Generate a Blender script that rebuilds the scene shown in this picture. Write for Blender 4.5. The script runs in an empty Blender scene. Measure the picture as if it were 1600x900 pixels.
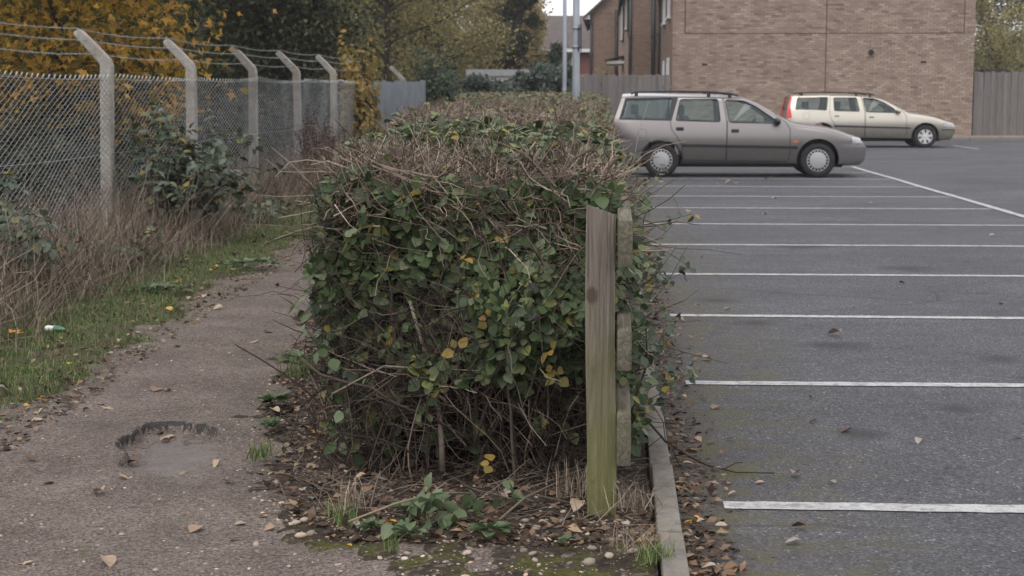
import bpy, bmesh, math
import numpy as np
from mathutils import Vector, Matrix
from mathutils.bvhtree import BVHTree

SC = bpy.context.scene
COL = SC.collection
R = math.radians

# ---------------------------------------------------------------- camera, world, sun, exposure
CAM_H = 1.4
FPX = 2500.0                      # focal length in pixels of the 1600 px wide photograph
PITCH = math.atan(300 / FPX)      # horizon on row 150
YAW = math.atan(154 * math.cos(PITCH) / FPX)   # kerb direction (+Y) vanishes in column 954
cam_d = bpy.data.cameras.new('camera')
cam_d.sensor_width = 36.0
cam_d.lens = FPX / 1600 * 36
cam_d.clip_end = 2000
cam_d.dof.use_dof = True
cam_d.dof.focus_distance = 6.0
cam_d.dof.aperture_fstop = 8.0
cam = bpy.data.objects.new('camera', cam_d)
cam.location = (0, 0, CAM_H)
cam.rotation_euler = (math.pi / 2 - PITCH, 0, YAW)
COL.objects.link(cam)
SC.camera = cam

SUN_EL, SUN_AZ = R(58), R(200)    # azimuth clockwise from +Y
world = bpy.data.worlds.new('World')
SC.world = world
world.use_nodes = True
wn = world.node_tree
for n in list(wn.nodes):
    wn.nodes.remove(n)
w_out = wn.nodes.new('ShaderNodeOutputWorld')
w_bg = wn.nodes.new('ShaderNodeBackground')
w_sky = wn.nodes.new('ShaderNodeTexSky')
w_sky.sky_type = 'NISHITA'
w_sky.sun_disc = False
w_sky.sun_elevation = SUN_EL
w_sky.sun_rotation = SUN_AZ
w_sky.air_density = 1.0
w_sky.dust_density = 4.0
w_hsv = wn.nodes.new('ShaderNodeHueSaturation')
w_hsv.inputs['Saturation'].default_value = 0.10      # closed cloud cover: nearly no blue left
w_mix = wn.nodes.new('ShaderNodeMixRGB')
w_mix.inputs[0].default_value = 0.72
w_mix.inputs[2].default_value = (9.6, 9.5, 9.9, 1)
wn.links.new(w_sky.outputs[0], w_hsv.inputs['Color'])
wn.links.new(w_hsv.outputs[0], w_mix.inputs[1])
wn.links.new(w_mix.outputs[0], w_bg.inputs[0])
w_bg.inputs[1].default_value = 0.085
wn.links.new(w_bg.outputs[0], w_out.inputs[0])

sun_d = bpy.data.lights.new('sun', 'SUN')
sun_d.energy = 0.6
sun_d.angle = R(45)
sun_d.color = (1.0, 0.97, 0.93)
sun = bpy.data.objects.new('sun', sun_d)
sd = Vector((math.sin(SUN_AZ) * math.cos(SUN_EL), math.cos(SUN_AZ) * math.cos(SUN_EL), math.sin(SUN_EL)))
sun.rotation_euler = sd.to_track_quat('Z', 'Y').to_euler()
sun.location = (0, -10, 30)
COL.objects.link(sun)

SC.view_settings.view_transform = 'Standard'
SC.view_settings.look = 'None'
SC.view_settings.gamma = 1.0
SC.view_settings.exposure = 1.08
SC.view_settings.use_curve_mapping = False
SC.render.engine = 'CYCLES'
SC.cycles.use_denoising = True
SC.cycles.max_bounces = 6
SC.cycles.diffuse_bounces = 2
SC.cycles.transparent_max_bounces = 12

# ---------------------------------------------------------------- pixels to places
_cR = cam.rotation_euler.to_matrix()
def ray(px, py):
    return (_cR @ Vector((px - 800, 450 - py, -FPX))).normalized()
def gp(px, py, z=0.0):
    """the place on the level z seen at a photograph pixel"""
    d = ray(px, py)
    t = (z - CAM_H) / d.z
    return Vector((d.x * t, d.y * t, z))
def at(px, py, Y):
    """the place at distance Y along the kerb direction seen at a photograph pixel"""
    d = ray(px, py)
    t = Y / d.y
    return Vector((d.x * t, Y, CAM_H + d.z * t))

# ---------------------------------------------------------------- mesh helpers
def new_mesh(name, V, face_arrays, smooth=False, mats=None, uvs=None):
    V = np.asarray(V, dtype=np.float32).reshape(-1, 3)
    fa = [np.asarray(f, dtype=np.int32) for f in face_arrays if len(f)]
    me = bpy.data.meshes.new(name)
    me.vertices.add(len(V))
    me.vertices.foreach_set('co', V.ravel())
    loops = np.concatenate([f.ravel() for f in fa])
    tot = np.concatenate([np.full(len(f), f.shape[1], np.int32) for f in fa])
    start = np.concatenate([[0], np.cumsum(tot)[:-1]]).astype(np.int32)
    me.loops.add(len(loops))
    me.loops.foreach_set('vertex_index', loops)
    me.polygons.add(len(tot))
    me.polygons.foreach_set('loop_start', start)
    me.polygons.foreach_set('loop_total', tot)
    me.update(calc_edges=True)
    me.validate()
    me.polygons.foreach_set('use_smooth', np.full(len(me.polygons), smooth, dtype=bool))
    for m in (mats or []):
        me.materials.append(m)
    return me

def link(name, me, parent=None, label=None, cat=None, group=None, kind=None):
    o = bpy.data.objects.new(name, me)
    COL.objects.link(o)
    tag(o, label, cat, group, kind)
    if parent is not None:
        o.parent = parent
        o.matrix_parent_inverse = Matrix.Translation(parent.location).inverted()
    return o

def tag(o, label=None, cat=None, group=None, kind=None):
    if label: o['label'] = label
    if cat: o['category'] = cat
    if group: o['group'] = group
    if kind: o['kind'] = kind
    return o

def empty(name, loc, label=None, cat=None, group=None):
    o = bpy.data.objects.new(name, None)
    o.location = loc
    o.empty_display_size = 0.2
    COL.objects.link(o)
    return tag(o, label, cat, group)

def bm_mesh(name, bm, mat, smooth=False, sharp=35):
    me = bpy.data.meshes.new(name)
    bmesh.ops.recalc_face_normals(bm, faces=bm.faces)
    if smooth:
        for f in bm.faces: f.smooth = True
        for e in bm.edges:
            if len(e.link_faces) == 2 and e.calc_face_angle(0) > R(sharp): e.smooth = False
    bm.to_mesh(me); bm.free()
    if not isinstance(mat, (list, tuple)): mat = [mat]
    for m in mat: me.materials.append(m)
    return me

def box_bm(x0, x1, y0, y1, z0, z1, bevel=0.0, seg=1, bm=None):
    b = bmesh.new()
    bmesh.ops.create_cube(b, size=1.0)
    for v in b.verts:
        v.co = Vector((x0 + (v.co.x + .5) * (x1 - x0), y0 + (v.co.y + .5) * (y1 - y0), z0 + (v.co.z + .5) * (z1 - z0)))
    if bevel:
        bmesh.ops.bevel(b, geom=list(b.edges), offset=bevel, segments=seg, affect='EDGES', profile=0.5)
    if bm is None: return b
    tmp = bpy.data.meshes.new('tmp'); b.to_mesh(tmp); b.free(); bm.from_mesh(tmp); bpy.data.meshes.remove(tmp)
    return bm

def box(name, x0, x1, y0, y1, z0, z1, mat, parent=None, bevel=0.0, **k):
    return link(name, bm_mesh(name, box_bm(x0, x1, y0, y1, z0, z1, bevel), mat), parent, **k)

def tubes(P, rad, sides=4, cap=False):
    """P (N,k,3), rad (N,k) -> vertices, quads of N tubes"""
    P = np.asarray(P, float); N, k, _ = P.shape
    rad = np.broadcast_to(np.asarray(rad, float), (N, k))
    T = np.gradient(P, axis=1)
    T /= np.linalg.norm(T, axis=2, keepdims=True) + 1e-9
    ref = np.where(np.abs(T[:, :1, 2:3]) < 0.8, np.array([0, 0, 1.0]), np.array([1.0, 0, 0]))
    ref = np.broadcast_to(ref, T.shape)
    U = np.cross(T, ref); U /= np.linalg.norm(U, axis=2, keepdims=True) + 1e-9
    W = np.cross(T, U)
    a = np.arange(sides) / sides * 2 * np.pi
    V = P[:, :, None, :] + rad[:, :, None, None] * (np.cos(a)[None, None, :, None] * U[:, :, None, :] + np.sin(a)[None, None, :, None] * W[:, :, None, :])
    idx = np.arange(N * k * sides).reshape(N, k, sides)
    A = idx[:, :-1, :]; B = np.roll(idx, -1, axis=2)[:, :-1, :]
    C = np.roll(idx, -1, axis=2)[:, 1:, :]; D = idx[:, 1:, :]
    F = np.stack([A, B, C, D], -1).reshape(-1, 4)
    faces = [F]
    if cap:
        faces.append(idx[:, 0, ::-1].reshape(N, sides)); faces.append(idx[:, -1, :].reshape(N, sides))
    return V.reshape(-1, 3), faces

def tube_mesh(name, pts, rad, mat, sides=8, smooth=True, cap=True):
    V, F = tubes(np.asarray(pts, float)[None], np.asarray(rad, float)[None] if np.ndim(rad) else rad, sides, cap)
    return new_mesh(name, V, F, smooth, [mat])

def join_parts(parts):
    Vs, Fs, o = [], {}, 0
    for V, F in parts:
        V = np.asarray(V).reshape(-1, 3)
        for f in F:
            f = np.asarray(f)
            if len(f): Fs.setdefault(f.shape[1], []).append(f + o)
        Vs.append(V); o += len(V)
    return np.concatenate(Vs), [np.concatenate(v) for v in Fs.values()]

def scatter(tv, tf, pos, rot, scale):
    """template vertices/faces copied to N places; rot (N,3,3), scale (N,) or (N,3)"""
    N = len(pos); tv = np.asarray(tv, float)
    scale = np.asarray(scale, float)
    if scale.ndim == 1: scale = np.repeat(scale[:, None], 3, 1)
    V = np.einsum('nij,nvj->nvi', rot, tv[None] * scale[:, None, :]) + np.asarray(pos)[:, None, :]
    out = []
    for f in tf:
        f = np.asarray(f)
        out.append((f[None] + (np.arange(N) * len(tv))[:, None, None]).reshape(-1, f.shape[1]))
    return V.reshape(-1, 3), out

def unit(v):
    v = np.asarray(v, float)
    return v / (np.linalg.norm(v, axis=-1, keepdims=True) + 1e-9)

def frames(nrm, dirv):
    """rotation matrices with z along nrm and y as near dirv as it can be"""
    z = unit(nrm); y = dirv - (dirv * z).sum(-1, keepdims=True) * z; y = unit(y)
    x = np.cross(y, z)
    return np.stack([x, y, z], -1)

def rand_dirs(rng, n):
    return unit(rng.normal(size=(n, 3)))

def walk(rng, start, dirv, length, k=5, wob=0.25, droop=0.0):
    """N wandering polylines (N,k,3)"""
    N = len(start); d = unit(dirv); P = [np.asarray(start, float)]
    L = np.broadcast_to(np.asarray(length, float), (N,)) / (k - 1)
    for i in range(k - 1):
        d = unit(d + rng.normal(size=(N, 3)) * wob + np.array([0, 0, -droop]))
        P.append(P[-1] + d * L[:, None])
    return np.stack(P, 1)

def leaf_template(width=0.62, fold=0.12, curl=0.18, n=4):
    ys = np.linspace(0, 1, n + 2); prof = np.sin(np.pi * ys ** 0.8) ** 0.8 * width / 2
    V = [(0, 0, 0)]
    for i in range(1, n + 1):
        y = ys[i]; zc = -curl * y * y; w = prof[i]
        V += [(-w, y, zc + fold * w / width * 2), (0, y, zc), (w, y, zc + fold * w / width * 2)]
    V.append((0, 1, -curl))
    q, t = [], [(0, 2, 1), (0, 3, 2)]
    for i in range(n - 1):
        a = 1 + 3 * i; b = a + 3
        q += [(a, a + 1, b + 1, b), (a + 1, a + 2, b + 2, b + 1)]
    a = 1 + 3 * (n - 1); e = a + 3
    t += [(a, a + 1, e), (a + 1, a + 2, e)]
    return np.array(V), [np.array(q), np.array(t)]

LEAF_OVAL = leaf_template(0.66, 0.10, 0.16, 3)
LEAF_ROUND = leaf_template(0.86, 0.08, 0.12, 3)
LEAF_SMALL = (np.array([(0, 0, 0), (-.3, .5, .06), (.3, .5, .06), (0, 1, -.1)]), [np.array([(0, 2, 1), (1, 2, 3)])])
def maple_template():
    ang = np.radians([-90, -40, -55 + 40, 10, 35, 62, 90, 118, 145, 170, 195, 220])
    rad = np.array([.12, .38, .22, .62, .36, .34, .75, .34, .36, .62, .22, .38])
    V = [(0, 0.3, .04)] + [(r * math.cos(a), .3 + r * math.sin(a), -.12 * r) for a, r in zip(ang, rad)]
    F = [(0, i, i % 12 + 1) for i in range(1, 13)]
    return np.array(V), [np.array(F)]
LEAF_MAPLE = maple_template()

def vnoise(x, y, seed=0):
    """smooth value noise on arrays"""
    def h(i, j):
        s = np.sin(i * 127.1 + j * 311.7 + seed * 74.7) * 43758.5453
        return s - np.floor(s)
    i = np.floor(x); j = np.floor(y); fx = x - i; fy = y - j
    fx = fx * fx * (3 - 2 * fx); fy = fy * fy * (3 - 2 * fy)
    return (h(i, j) * (1 - fx) + h(i + 1, j) * fx) * (1 - fy) + (h(i, j + 1) * (1 - fx) + h(i + 1, j + 1) * fx) * fy

def sstep(a, b, x):
    t = np.clip((x - a) / (b - a), 0, 1)
    return t * t * (3 - 2 * t)

# ---------------------------------------------------------------- materials
class NM:
    """a node material under construction"""
    def __init__(s, name, rough=0.8, spec=0.3):
        s.m = bpy.data.materials.new(name); s.m.use_nodes = True
        s.t = s.m.node_tree; s.b = s.t.nodes['Principled BSDF']
        s.b.inputs['Roughness'].default_value = rough
        s.b.inputs['Specular IOR Level'].default_value = spec
        s._geo = None
    def n(s, typ, **k):
        nd = s.t.nodes.new(typ)
        for a, v in k.items(): setattr(nd, a, v)
        return nd
    def l(s, a, b): s.t.links.new(a, b)
    def geo(s):
        if s._geo is None: s._geo = s.n('ShaderNodeNewGeometry')
        return s._geo
    def pos(s, scale=(1, 1, 1), obj=False):
        mp = s.n('ShaderNodeMapping'); mp.inputs['Scale'].default_value = scale
        s.l(s.n('ShaderNodeTexCoord').outputs['Object'] if obj else s.geo().outputs['Position'], mp.inputs[0])
        return mp.outputs[0]
    def noise(s, scale, detail=4, rough=0.6, co=None, dist=0.0):
        nd = s.n('ShaderNodeTexNoise'); nd.inputs['Scale'].default_value = scale
        nd.inputs['Detail'].default_value = detail; nd.inputs['Roughness'].default_value = rough
        nd.inputs['Distortion'].default_value = dist
        s.l(co if co is not None else s.geo().outputs['Position'], nd.inputs['Vector'])
        return nd.outputs['Fac']
    def voro(s, scale, co=None, out='Distance', feature='F1'):
        nd = s.n('ShaderNodeTexVoronoi', feature=feature); nd.inputs['Scale'].default_value = scale
        s.l(co if co is not None else s.geo().outputs['Position'], nd.inputs['Vector'])
        return nd.outputs[out]
    def ramp(s, fac, stops, const=False):
        nd = s.n('ShaderNodeValToRGB'); e = nd.color_ramp.elements
        if const: nd.color_ramp.interpolation = 'CONSTANT'
        while len(e) < len(stops): e.new(0.5)
        for el, (p, c) in zip(e, stops):
            el.position = p
            el.color = (c, c, c, 1) if isinstance(c, (int, float)) else (*c, 1)
        s.l(fac, nd.inputs[0]); return nd.outputs[0]
    def mix(s, fac, a, b, mode='MIX'):
        nd = s.n('ShaderNodeMixRGB', blend_type=mode)
        for sock, v in ((nd.inputs[0], fac), (nd.inputs[1], a), (nd.inputs[2], b)):
            if isinstance(v, (int, float)): sock.default_value = v if sock == nd.inputs[0] else (v, v, v, 1)
            elif isinstance(v, tuple): sock.default_value = (*v, 1)
            else: s.l(v, sock)
        return nd.outputs[0]
    def math(s, op, a, b=0.0, c=0.0):
        nd = s.n('ShaderNodeMath', operation=op)
        for sock, v in zip(nd.inputs, (a, b, c)):
            if isinstance(v, (int, float)): sock.default_value = v
            else: s.l(v, sock)
        return nd.outputs[0]
    def rnd(s):
        """one random number per leaf, stick or stone: islands of a mesh and single objects alike"""
        a = s.math('ADD', s.geo().outputs['Random Per Island'], s.n('ShaderNodeObjectInfo').outputs['Random'])
        return s.math('FRACT', a)
    def xyz(s, obj=False):
        nd = s.n('ShaderNodeSeparateXYZ')
        s.l(s.n('ShaderNodeTexCoord').outputs['Object'] if obj else s.geo().outputs['Position'], nd.inputs[0])
        return nd.outputs
    def color(s, c):
        if isinstance(c, tuple): s.b.inputs['Base Color'].default_value = (*c, 1)
        else: s.l(c, s.b.inputs['Base Color'])
        return s
    def bump(s, h, dist=0.01, strength=1.0):
        nd = s.n('ShaderNodeBump'); nd.inputs['Distance'].default_value = dist; nd.inputs['Strength'].default_value = strength
        s.l(h, nd.inputs['Height']); s.l(nd.outputs[0], s.b.inputs['Normal']); return s

def plain(name, c, rough=0.6, spec=0.3, metal=0.0, var=0.12, scale=8.0):
    m = NM(name, rough, spec); m.b.inputs['Metallic'].default_value = metal
    f = m.noise(scale, 4)
    m.color(m.ramp(f, [(0.3, tuple(x * (1 - var) for x in c)), (0.7, tuple(min(1, x * (1 + var)) for x in c))]))
    return m.m

def leafmat(name, stops, rough=0.5, spec=0.35, trans=0.25):
    """stops: [(upper bound, colour)], one colour per leaf, slightly uneven; a little light passes through"""
    m = NM(name, rough, spec)
    c = m.ramp(m.rnd(), stops)
    c = m.mix(0.35, c, m.ramp(m.noise(60, 3), [(0.3, 0.35), (0.7, 1.0)]), 'MULTIPLY')
    m.color(c)
    tr = m.n('ShaderNodeBsdfTranslucent'); m.l(c, tr.inputs[0])
    mx = m.n('ShaderNodeMixShader'); mx.inputs[0].default_value = trans
    m.l(m.b.outputs[0], mx.inputs[1]); m.l(tr.outputs[0], mx.inputs[2])
    m.l(mx.outputs[0], m.t.nodes['Material Output'].inputs[0])
    return m.m

M = {}
def build_materials():
    # bramble and hedge leaves
    M['hedge_leaf'] = leafmat('hedge_leaf', [(0, (.020, .034, .014)), (.28, (.040, .066, .024)), (.50, (.074, .112, .040)), (.70, (.105, .146, .062)), (.88, (.155, .188, .105)), (.96, (.18, .20, .055)), (.99, (.24, .20, .05)), (1, (.36, .23, .05))], .46, .32)
    M['hedge_leaf_far'] = leafmat('hedge_leaf_far', [(0, (.06, .075, .035)), (.45, (.11, .125, .055)), (.75, (.19, .18, .09)), (.93, (.26, .22, .11)), (1, (.34, .24, .08))])
    M['ivy_leaf'] = leafmat('ivy_leaf', [(0, (.012, .024, .015)), (.6, (.030, .050, .030)), (.9, (.07, .10, .07)), (1, (.12, .15, .11))], 0.42, 0.5)
    M['bramble_leaf'] = leafmat('bramble_leaf', [(0, (.035, .055, .032)), (.4, (.065, .095, .060)), (.75, (.12, .15, .11)), (.93, (.15, .16, .07)), (1, (.32, .23, .05))])
    M['weed_leaf'] = leafmat('weed_leaf', [(0, (.070, .105, .045)), (.6, (.110, .152, .072)), (1, (.16, .20, .11))])
    M['maple_leaf'] = leafmat('maple_leaf', [(0, (.06, .065, .022)), (.30, (.16, .135, .03)), (.52, (.42, .28, .045)), (.85, (.62, .36, .06)), (1, (.64, .34, .10))], .6, .2, .5)
    M['gold_leaf'] = leafmat('gold_leaf', [(0, (.13, .12, .04)), (.4, (.28, .22, .06)), (.8, (.40, .26, .07)), (1, (.28, .16, .06))], .6, .2, .4)
    M['dark_tree_leaf'] = leafmat('dark_tree_leaf', [(0, (.030, .038, .020)), (.6, (.068, .076, .040)), (1, (.14, .138, .070))], .6, .2)
    M['olive_leaf'] = leafmat('olive_leaf', [(0, (.17, .17, .085)), (.5, (.31, .285, .135)), (.85, (.46, .385, .15)), (1, (.55, .41, .14))], .6, .2, .5)
    M['brown_leaf'] = leafmat('brown_leaf', [(0, (.19, .155, .095)), (.5, (.34, .27, .155)), (.85, (.44, .335, .165)), (1, (.52, .37, .16))], .6, .2, .5)
    M['willow_leaf'] = leafmat('willow_leaf', [(0, (.34, .28, .13)), (.5, (.50, .41, .19)), (1, (.60, .50, .24))], .6, .2, .5)
    M['conifer_leaf'] = leafmat('conifer_leaf', [(0, (.03, .048, .028)), (.7, (.065, .092, .055)), (1, (.11, .14, .085))], .6, .2)
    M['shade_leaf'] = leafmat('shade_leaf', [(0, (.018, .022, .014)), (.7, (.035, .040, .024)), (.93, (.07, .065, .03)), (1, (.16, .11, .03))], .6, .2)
    M['fallen_tan'] = leafmat('fallen_tan', [(0, (.22, .15, .10)), (.5, (.33, .235, .165)), (1, (.42, .33, .24))], .7, .2, .1)
    M['fallen_brown'] = leafmat('fallen_brown', [(0, (.07, .045, .03)), (.6, (.14, .085, .055)), (1, (.20, .12, .07))], .7, .2, .1)
    M['fallen_yellow'] = leafmat('fallen_yellow', [(0, (.50, .30, .05)), (.6, (.56, .34, .07)), (1, (.55, .25, .04))], .6, .25, .1)
    M['fallen_grey'] = leafmat('fallen_grey', [(0, (.22, .19, .17)), (1, (.42, .38, .34))], .7, .2, .1)
    # sticks
    def stick(name, stops):
        m = NM(name, .8, .2)
        c = m.ramp(m.rnd(), stops)
        m.color(m.mix(.5, c, m.ramp(m.noise(90, 3), [(.3, .35), (.7, 1.0)]), 'MULTIPLY')); return m.m
    M['twig'] = stick('twig', [(0, (.026, .018, .016)), (.55, (.056, .040, .033)), (.85, (.125, .094, .075)), (1, (.28, .22, .17))])
    M['cut_twig'] = stick('cut_twig', [(0, (.060, .042, .034)), (.4, (.14, .102, .079)), (.8, (.27, .205, .157)), (1, (.42, .34, .265))])
    M['stem'] = stick('stem', [(0, (.10, .075, .06)), (.6, (.19, .15, .12)), (1, (.30, .25, .20))])
    M['dark_core'] = plain('dark_core', (.014, .011, .009), .95, .05, var=.5, scale=25)  # hedge core: shade between the twigs put into a near-black colour
    M['bark'] = plain('bark', (.045, .037, .030), .9, .1, var=.4, scale=14)
    M['dry_grass'] = stick('dry_grass', [(0, (.13, .10, .073)), (.5, (.24, .19, .14)), (1, (.42, .35, .26))])
    M['dead_stem'] = stick('dead_stem', [(0, (.075, .054, .043)), (.6, (.145, .108, .085)), (1, (.28, .225, .175))])
    M['grass'] = stick('grass', [(0, (.06, .10, .03)), (.5, (.11, .165, .05)), (.85, (.17, .22, .085)), (1, (.30, .27, .13))])
    # ground
    m = NM('path_tarmac', .9, .2)
    g = m.voro(150, out='Color'); gs = m.n('ShaderNodeSeparateColor'); m.l(g, gs.inputs[0])
    c = m.ramp(gs.outputs[0], [(0, (.085, .068, .058)), (.45, (.186, .150, .130)), (.8, (.254, .209, .183)), (.95, (.285, .245, .225)), (1, (.34, .30, .28))])
    c = m.mix(.75, c, m.ramp(m.noise(2.2, 5, .65), [(.30, (.46, .43, .42)), (.66, (1.0, .98, .97))]), 'MULTIPLY')
    c = m.mix(.5, c, m.ramp(m.noise(38, 4, .7), [(.3, .55), (.7, 1.0)]), 'MULTIPLY')
    mo = m.math('MULTIPLY', m.ramp(m.noise(1.3, 5, .7), [(.55, 0), (.68, 1)]), m.ramp(m.noise(14, 4, .7), [(.45, 0), (.6, .8)]))
    c = m.mix(mo, c, (.085, .085, .038))
    h = m.math('ADD', m.voro(150), m.math('MULTIPLY', m.noise(40, 5, .7), 1.6))
    m.color(c).bump(h, .008, .9); M['path'] = m.m
    m = NM('pothole_fill', .8, .25)
    c = m.ramp(m.noise(45, 5, .7), [(.3, (.115, .098, .090)), (.7, (.185, .160, .148))])
    c = m.mix(.6, c, m.ramp(m.noise(5, 4), [(.3, .6), (.7, 1.0)]), 'MULTIPLY')
    m.color(c).bump(m.noise(90, 5, .7), .006, .8); M['pothole'] = m.m
    m = NM('soil', .95, .15)
    c = m.ramp(m.noise(22, 6, .75), [(.25, (.020, .015, .012)), (.5, (.050, .038, .030)), (.75, (.105, .080, .062))])
    gv = m.voro(60, out='Color'); gs = m.n('ShaderNodeSeparateColor'); m.l(gv, gs.inputs[0])
    c = m.mix(m.ramp(gs.outputs[0], [(.86, 0), (.9, .55)]), c, (.22, .18, .145))
    xx = m.xyz()
    front = m.math('MULTIPLY', m.ramp(m.math('ADD', xx[1], m.math('MULTIPLY', m.noise(3, 4), 1.0)), [(0, 1), (1, 0)]), 1.0)
    edge = m.math('SUBTRACT', 5.46, m.math('ADD', xx[1], m.math('MULTIPLY', m.noise(2.5, 4, .7), .9)))
    mossf = m.math('MULTIPLY', m.ramp(edge, [(.0, 0), (.18, 1)]), m.ramp(m.noise(7, 6, .75), [(.47, 0), (.60, .85)]))
    c = m.mix(mossf, c, m.ramp(m.noise(70, 3), [(.3, (.045, .05, .012)), (.7, (.12, .125, .03))]))
    m.color(c).bump(m.math('ADD', m.noise(45, 6, .75), m.voro(60)), .02, .9); M['soil'] = m.m
    m = NM('verge_soil', .95, .15)
    c = m.ramp(m.noise(6, 6, .75), [(.3, (.045, .034, .025)), (.5, (.072, .064, .036)), (.7, (.080, .092, .040))])
    m.color(c).bump(m.noise(40, 5, .7), .02, .8); M['verge'] = m.m
    m = NM('rough_ground', .95, .1)
    m.color(m.ramp(m.noise(.8, 6, .7), [(.3, (.035, .035, .02)), (.7, (.085, .085, .045))])); M['ground'] = m.m
    m = NM('asphalt', .82, .28)
    g = m.voro(125, out='Color'); gs = m.n('ShaderNodeSeparateColor'); m.l(g, gs.inputs[0])
    c = m.ramp(gs.outputs[0], [(0, (.052, .052, .058)), (.5, (.102, .102, .113)), (.85, (.142, .141, .154)), (.975, (.20, .20, .21)), (1, (.40, .39, .40))])
    c = m.mix(.8, c, m.ramp(m.noise(.55, 6, .65), [(.34, (.60, .595, .61)), (.66, (1, 1, 1))]), 'MULTIPLY')
    c = m.mix(.55, c, m.ramp(m.noise(7, 5, .7), [(.3, .55), (.7, 1.0)]), 'MULTIPLY')
    c = m.mix(.5, c, m.ramp(m.noise(.9, 5, .7, m.pos((.25, 1.3, 1))), [(.36, (.62, .61, .61)), (.6, (1, 1, 1))]), 'MULTIPLY')
    # dark oil spots where cars stood
    st = m.math('MULTIPLY', m.ramp(m.noise(1.1, 3, .6, m.pos((1, 1.6, 1))), [(.62, 0), (.70, 1)]), m.ramp(m.noise(11, 4), [(.4, 0), (.6, .75)]))
    c = m.mix(st, c, (.028, .027, .028))
    # thin cracks in the surface
    ck = m.n('ShaderNodeTexVoronoi', feature='DISTANCE_TO_EDGE'); ck.inputs['Scale'].default_value = .33
    dn = m.n('ShaderNodeTexNoise'); dn.inputs['Scale'].default_value = 1.4; dn.inputs['Detail'].default_value = 5
    m.l(m.geo().outputs['Position'], dn.inputs['Vector'])
    m.l(m.mix(.35, m.geo().outputs['Position'], dn.outputs['Color'], 'ADD'), ck.inputs['Vector'])
    ckf = m.math('MULTIPLY', m.ramp(ck.outputs['Distance'], [(.0015, 1), (.006, 0)]), m.ramp(m.noise(.5, 2), [(.45, 0), (.55, .6)]))
    c = m.mix(ckf, c, (.03, .03, .03))
    # moss and silt along the kerb
    x = m.xyz()
    near = m.ramp(m.math('SUBTRACT', m.math('ADD', x[0], m.math('MULTIPLY', m.noise(1.6, 5, .7), .9)), .5), [(.25, 1), (1.0, 0)])
    c = m.mix(m.math('MULTIPLY', near, m.ramp(m.noise(4.5, 5, .7), [(.46, 0), (.60, 1)])), c, (.088, .084, .030))
    silt = m.ramp(m.math('ADD', x[0], m.math('MULTIPLY', m.noise(6, 5, .75), .5)), [(.50, .85), (.72, 0)])
    c = m.mix(silt, c, m.ramp(m.noise(30, 4, .7), [(.3, (.028, .022, .018)), (.7, (.085, .066, .052))]))
    for spx, spy, sr in ((1305, 540, .42), (1340, 678, .26), (1180, 505, .3), (1120, 470, .35), (1500, 640, .3), (1420, 420, .6), (1250, 385, .7), (1560, 560, .3)):
        sp = gp(spx, spy)
        vs = m.n('ShaderNodeVectorMath', operation='DISTANCE'); m.l(m.geo().outputs['Position'], vs.inputs[0]); vs.inputs[1].default_value = sp
        fade = m.ramp(m.math('ADD', m.math('DIVIDE', vs.outputs['Value'], sr), m.math('MULTIPLY', m.noise(5, 5, .75), .9)), [(.55, .80), (1.1, 0)])
        c = m.mix(fade, c, (.030, .029, .030))
    c = m.mix(m.math('MULTIPLY', near, m.ramp(m.noise(2.1, 5, .7), [(.4, 0), (.6, .55)])), c, (.075, .062, .052))
    h = m.math('ADD', m.voro(125), m.math('MULTIPLY', m.noise(60, 4, .7), 1.2))
    m.color(c).bump(h, .007, .9); M['asphalt'] = m.m
    m = NM('road_paint', .7, .3)
    f = m.noise(16, 6, .75); w = m.noise(120, 3, .7)
    wear = m.math('MAXIMUM', m.ramp(f, [(.40, .8), (.52, 0)]), m.ramp(w, [(.36, .8), (.48, 0)]))
    c = m.mix(wear, m.ramp(m.noise(5, 4), [(.3, (.32, .315, .31)), (.7, (.46, .455, .45))]), (.15, .148, .15))
    m.color(c).bump(m.noise(150, 3), .003, .6); M['paint'] = m.m
    m = NM('kerb_concrete', .9, .2)
    c = m.ramp(m.noise(14, 6, .7), [(.3, (.11, .10, .088)), (.7, (.225, .205, .18))])
    c = m.mix(m.ramp(m.noise(3.5, 5, .7), [(.5, 0), (.7, .5)]), c, (.14, .13, .075))
    m.color(c).bump(m.noise(120, 4, .7), .004, .7); M['kerb'] = m.m
    m = NM('stone', .85, .2)
    m.color(m.mix(.4, m.ramp(m.rnd(), [(0, (.15, .125, .105)), (.4, (.27, .225, .185)), (.75, (.39, .32, .26)), (.9, (.44, .31, .21)), (1, (.52, .47, .41))]), m.ramp(m.noise(80, 4), [(.3, .6), (.7, 1)]), 'MULTIPLY')); M['stone'] = m.m
    # timber
    m = NM('post_wood', .85, .2)
    gr = m.noise(4.5, 6, .6, m.pos((11, 11, .42)), 1.6)
    c = m.ramp(gr, [(.28, (.070, .057, .053)), (.5, (.150, .126, .112)), (.72, (.265, .23, .20))])
    fine = m.noise(5, 5, .7, m.pos((34, 34, .5)), .8)
    c = m.mix(m.ramp(fine, [(.30, .85), (.40, 0)]), c, (.035, .028, .026))
    z = m.xyz()[2]
    low = m.ramp(m.math('ADD', z, m.math('MULTIPLY', m.math('SUBTRACT', m.noise(6, 4, .7, m.pos((3, 3, .8))), .5), .9)), [(.12, .95), (.75, .10)])
    c = m.mix(low, c, m.mix(.25, (.16, .165, .045), c))
    kn = m.voro(1.0, m.pos((5, 5, 3.4)))
    c = m.mix(m.ramp(kn, [(.07, .8), (.12, 0)]), c, (.07, .05, .04))
    m.color(c).bump(m.math('ADD', gr, fine), .008, 1.0); M['post_wood'] = m.m
    m = NM('rail_wood', .85, .2)
    gr = m.noise(4.5, 6, .6, m.pos((11, .42, 11)), 1.2)
    c = m.ramp(gr, [(.30, (.055, .049, .037)), (.5, (.110, .098, .074)), (.7, (.175, .158, .122))])
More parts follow.
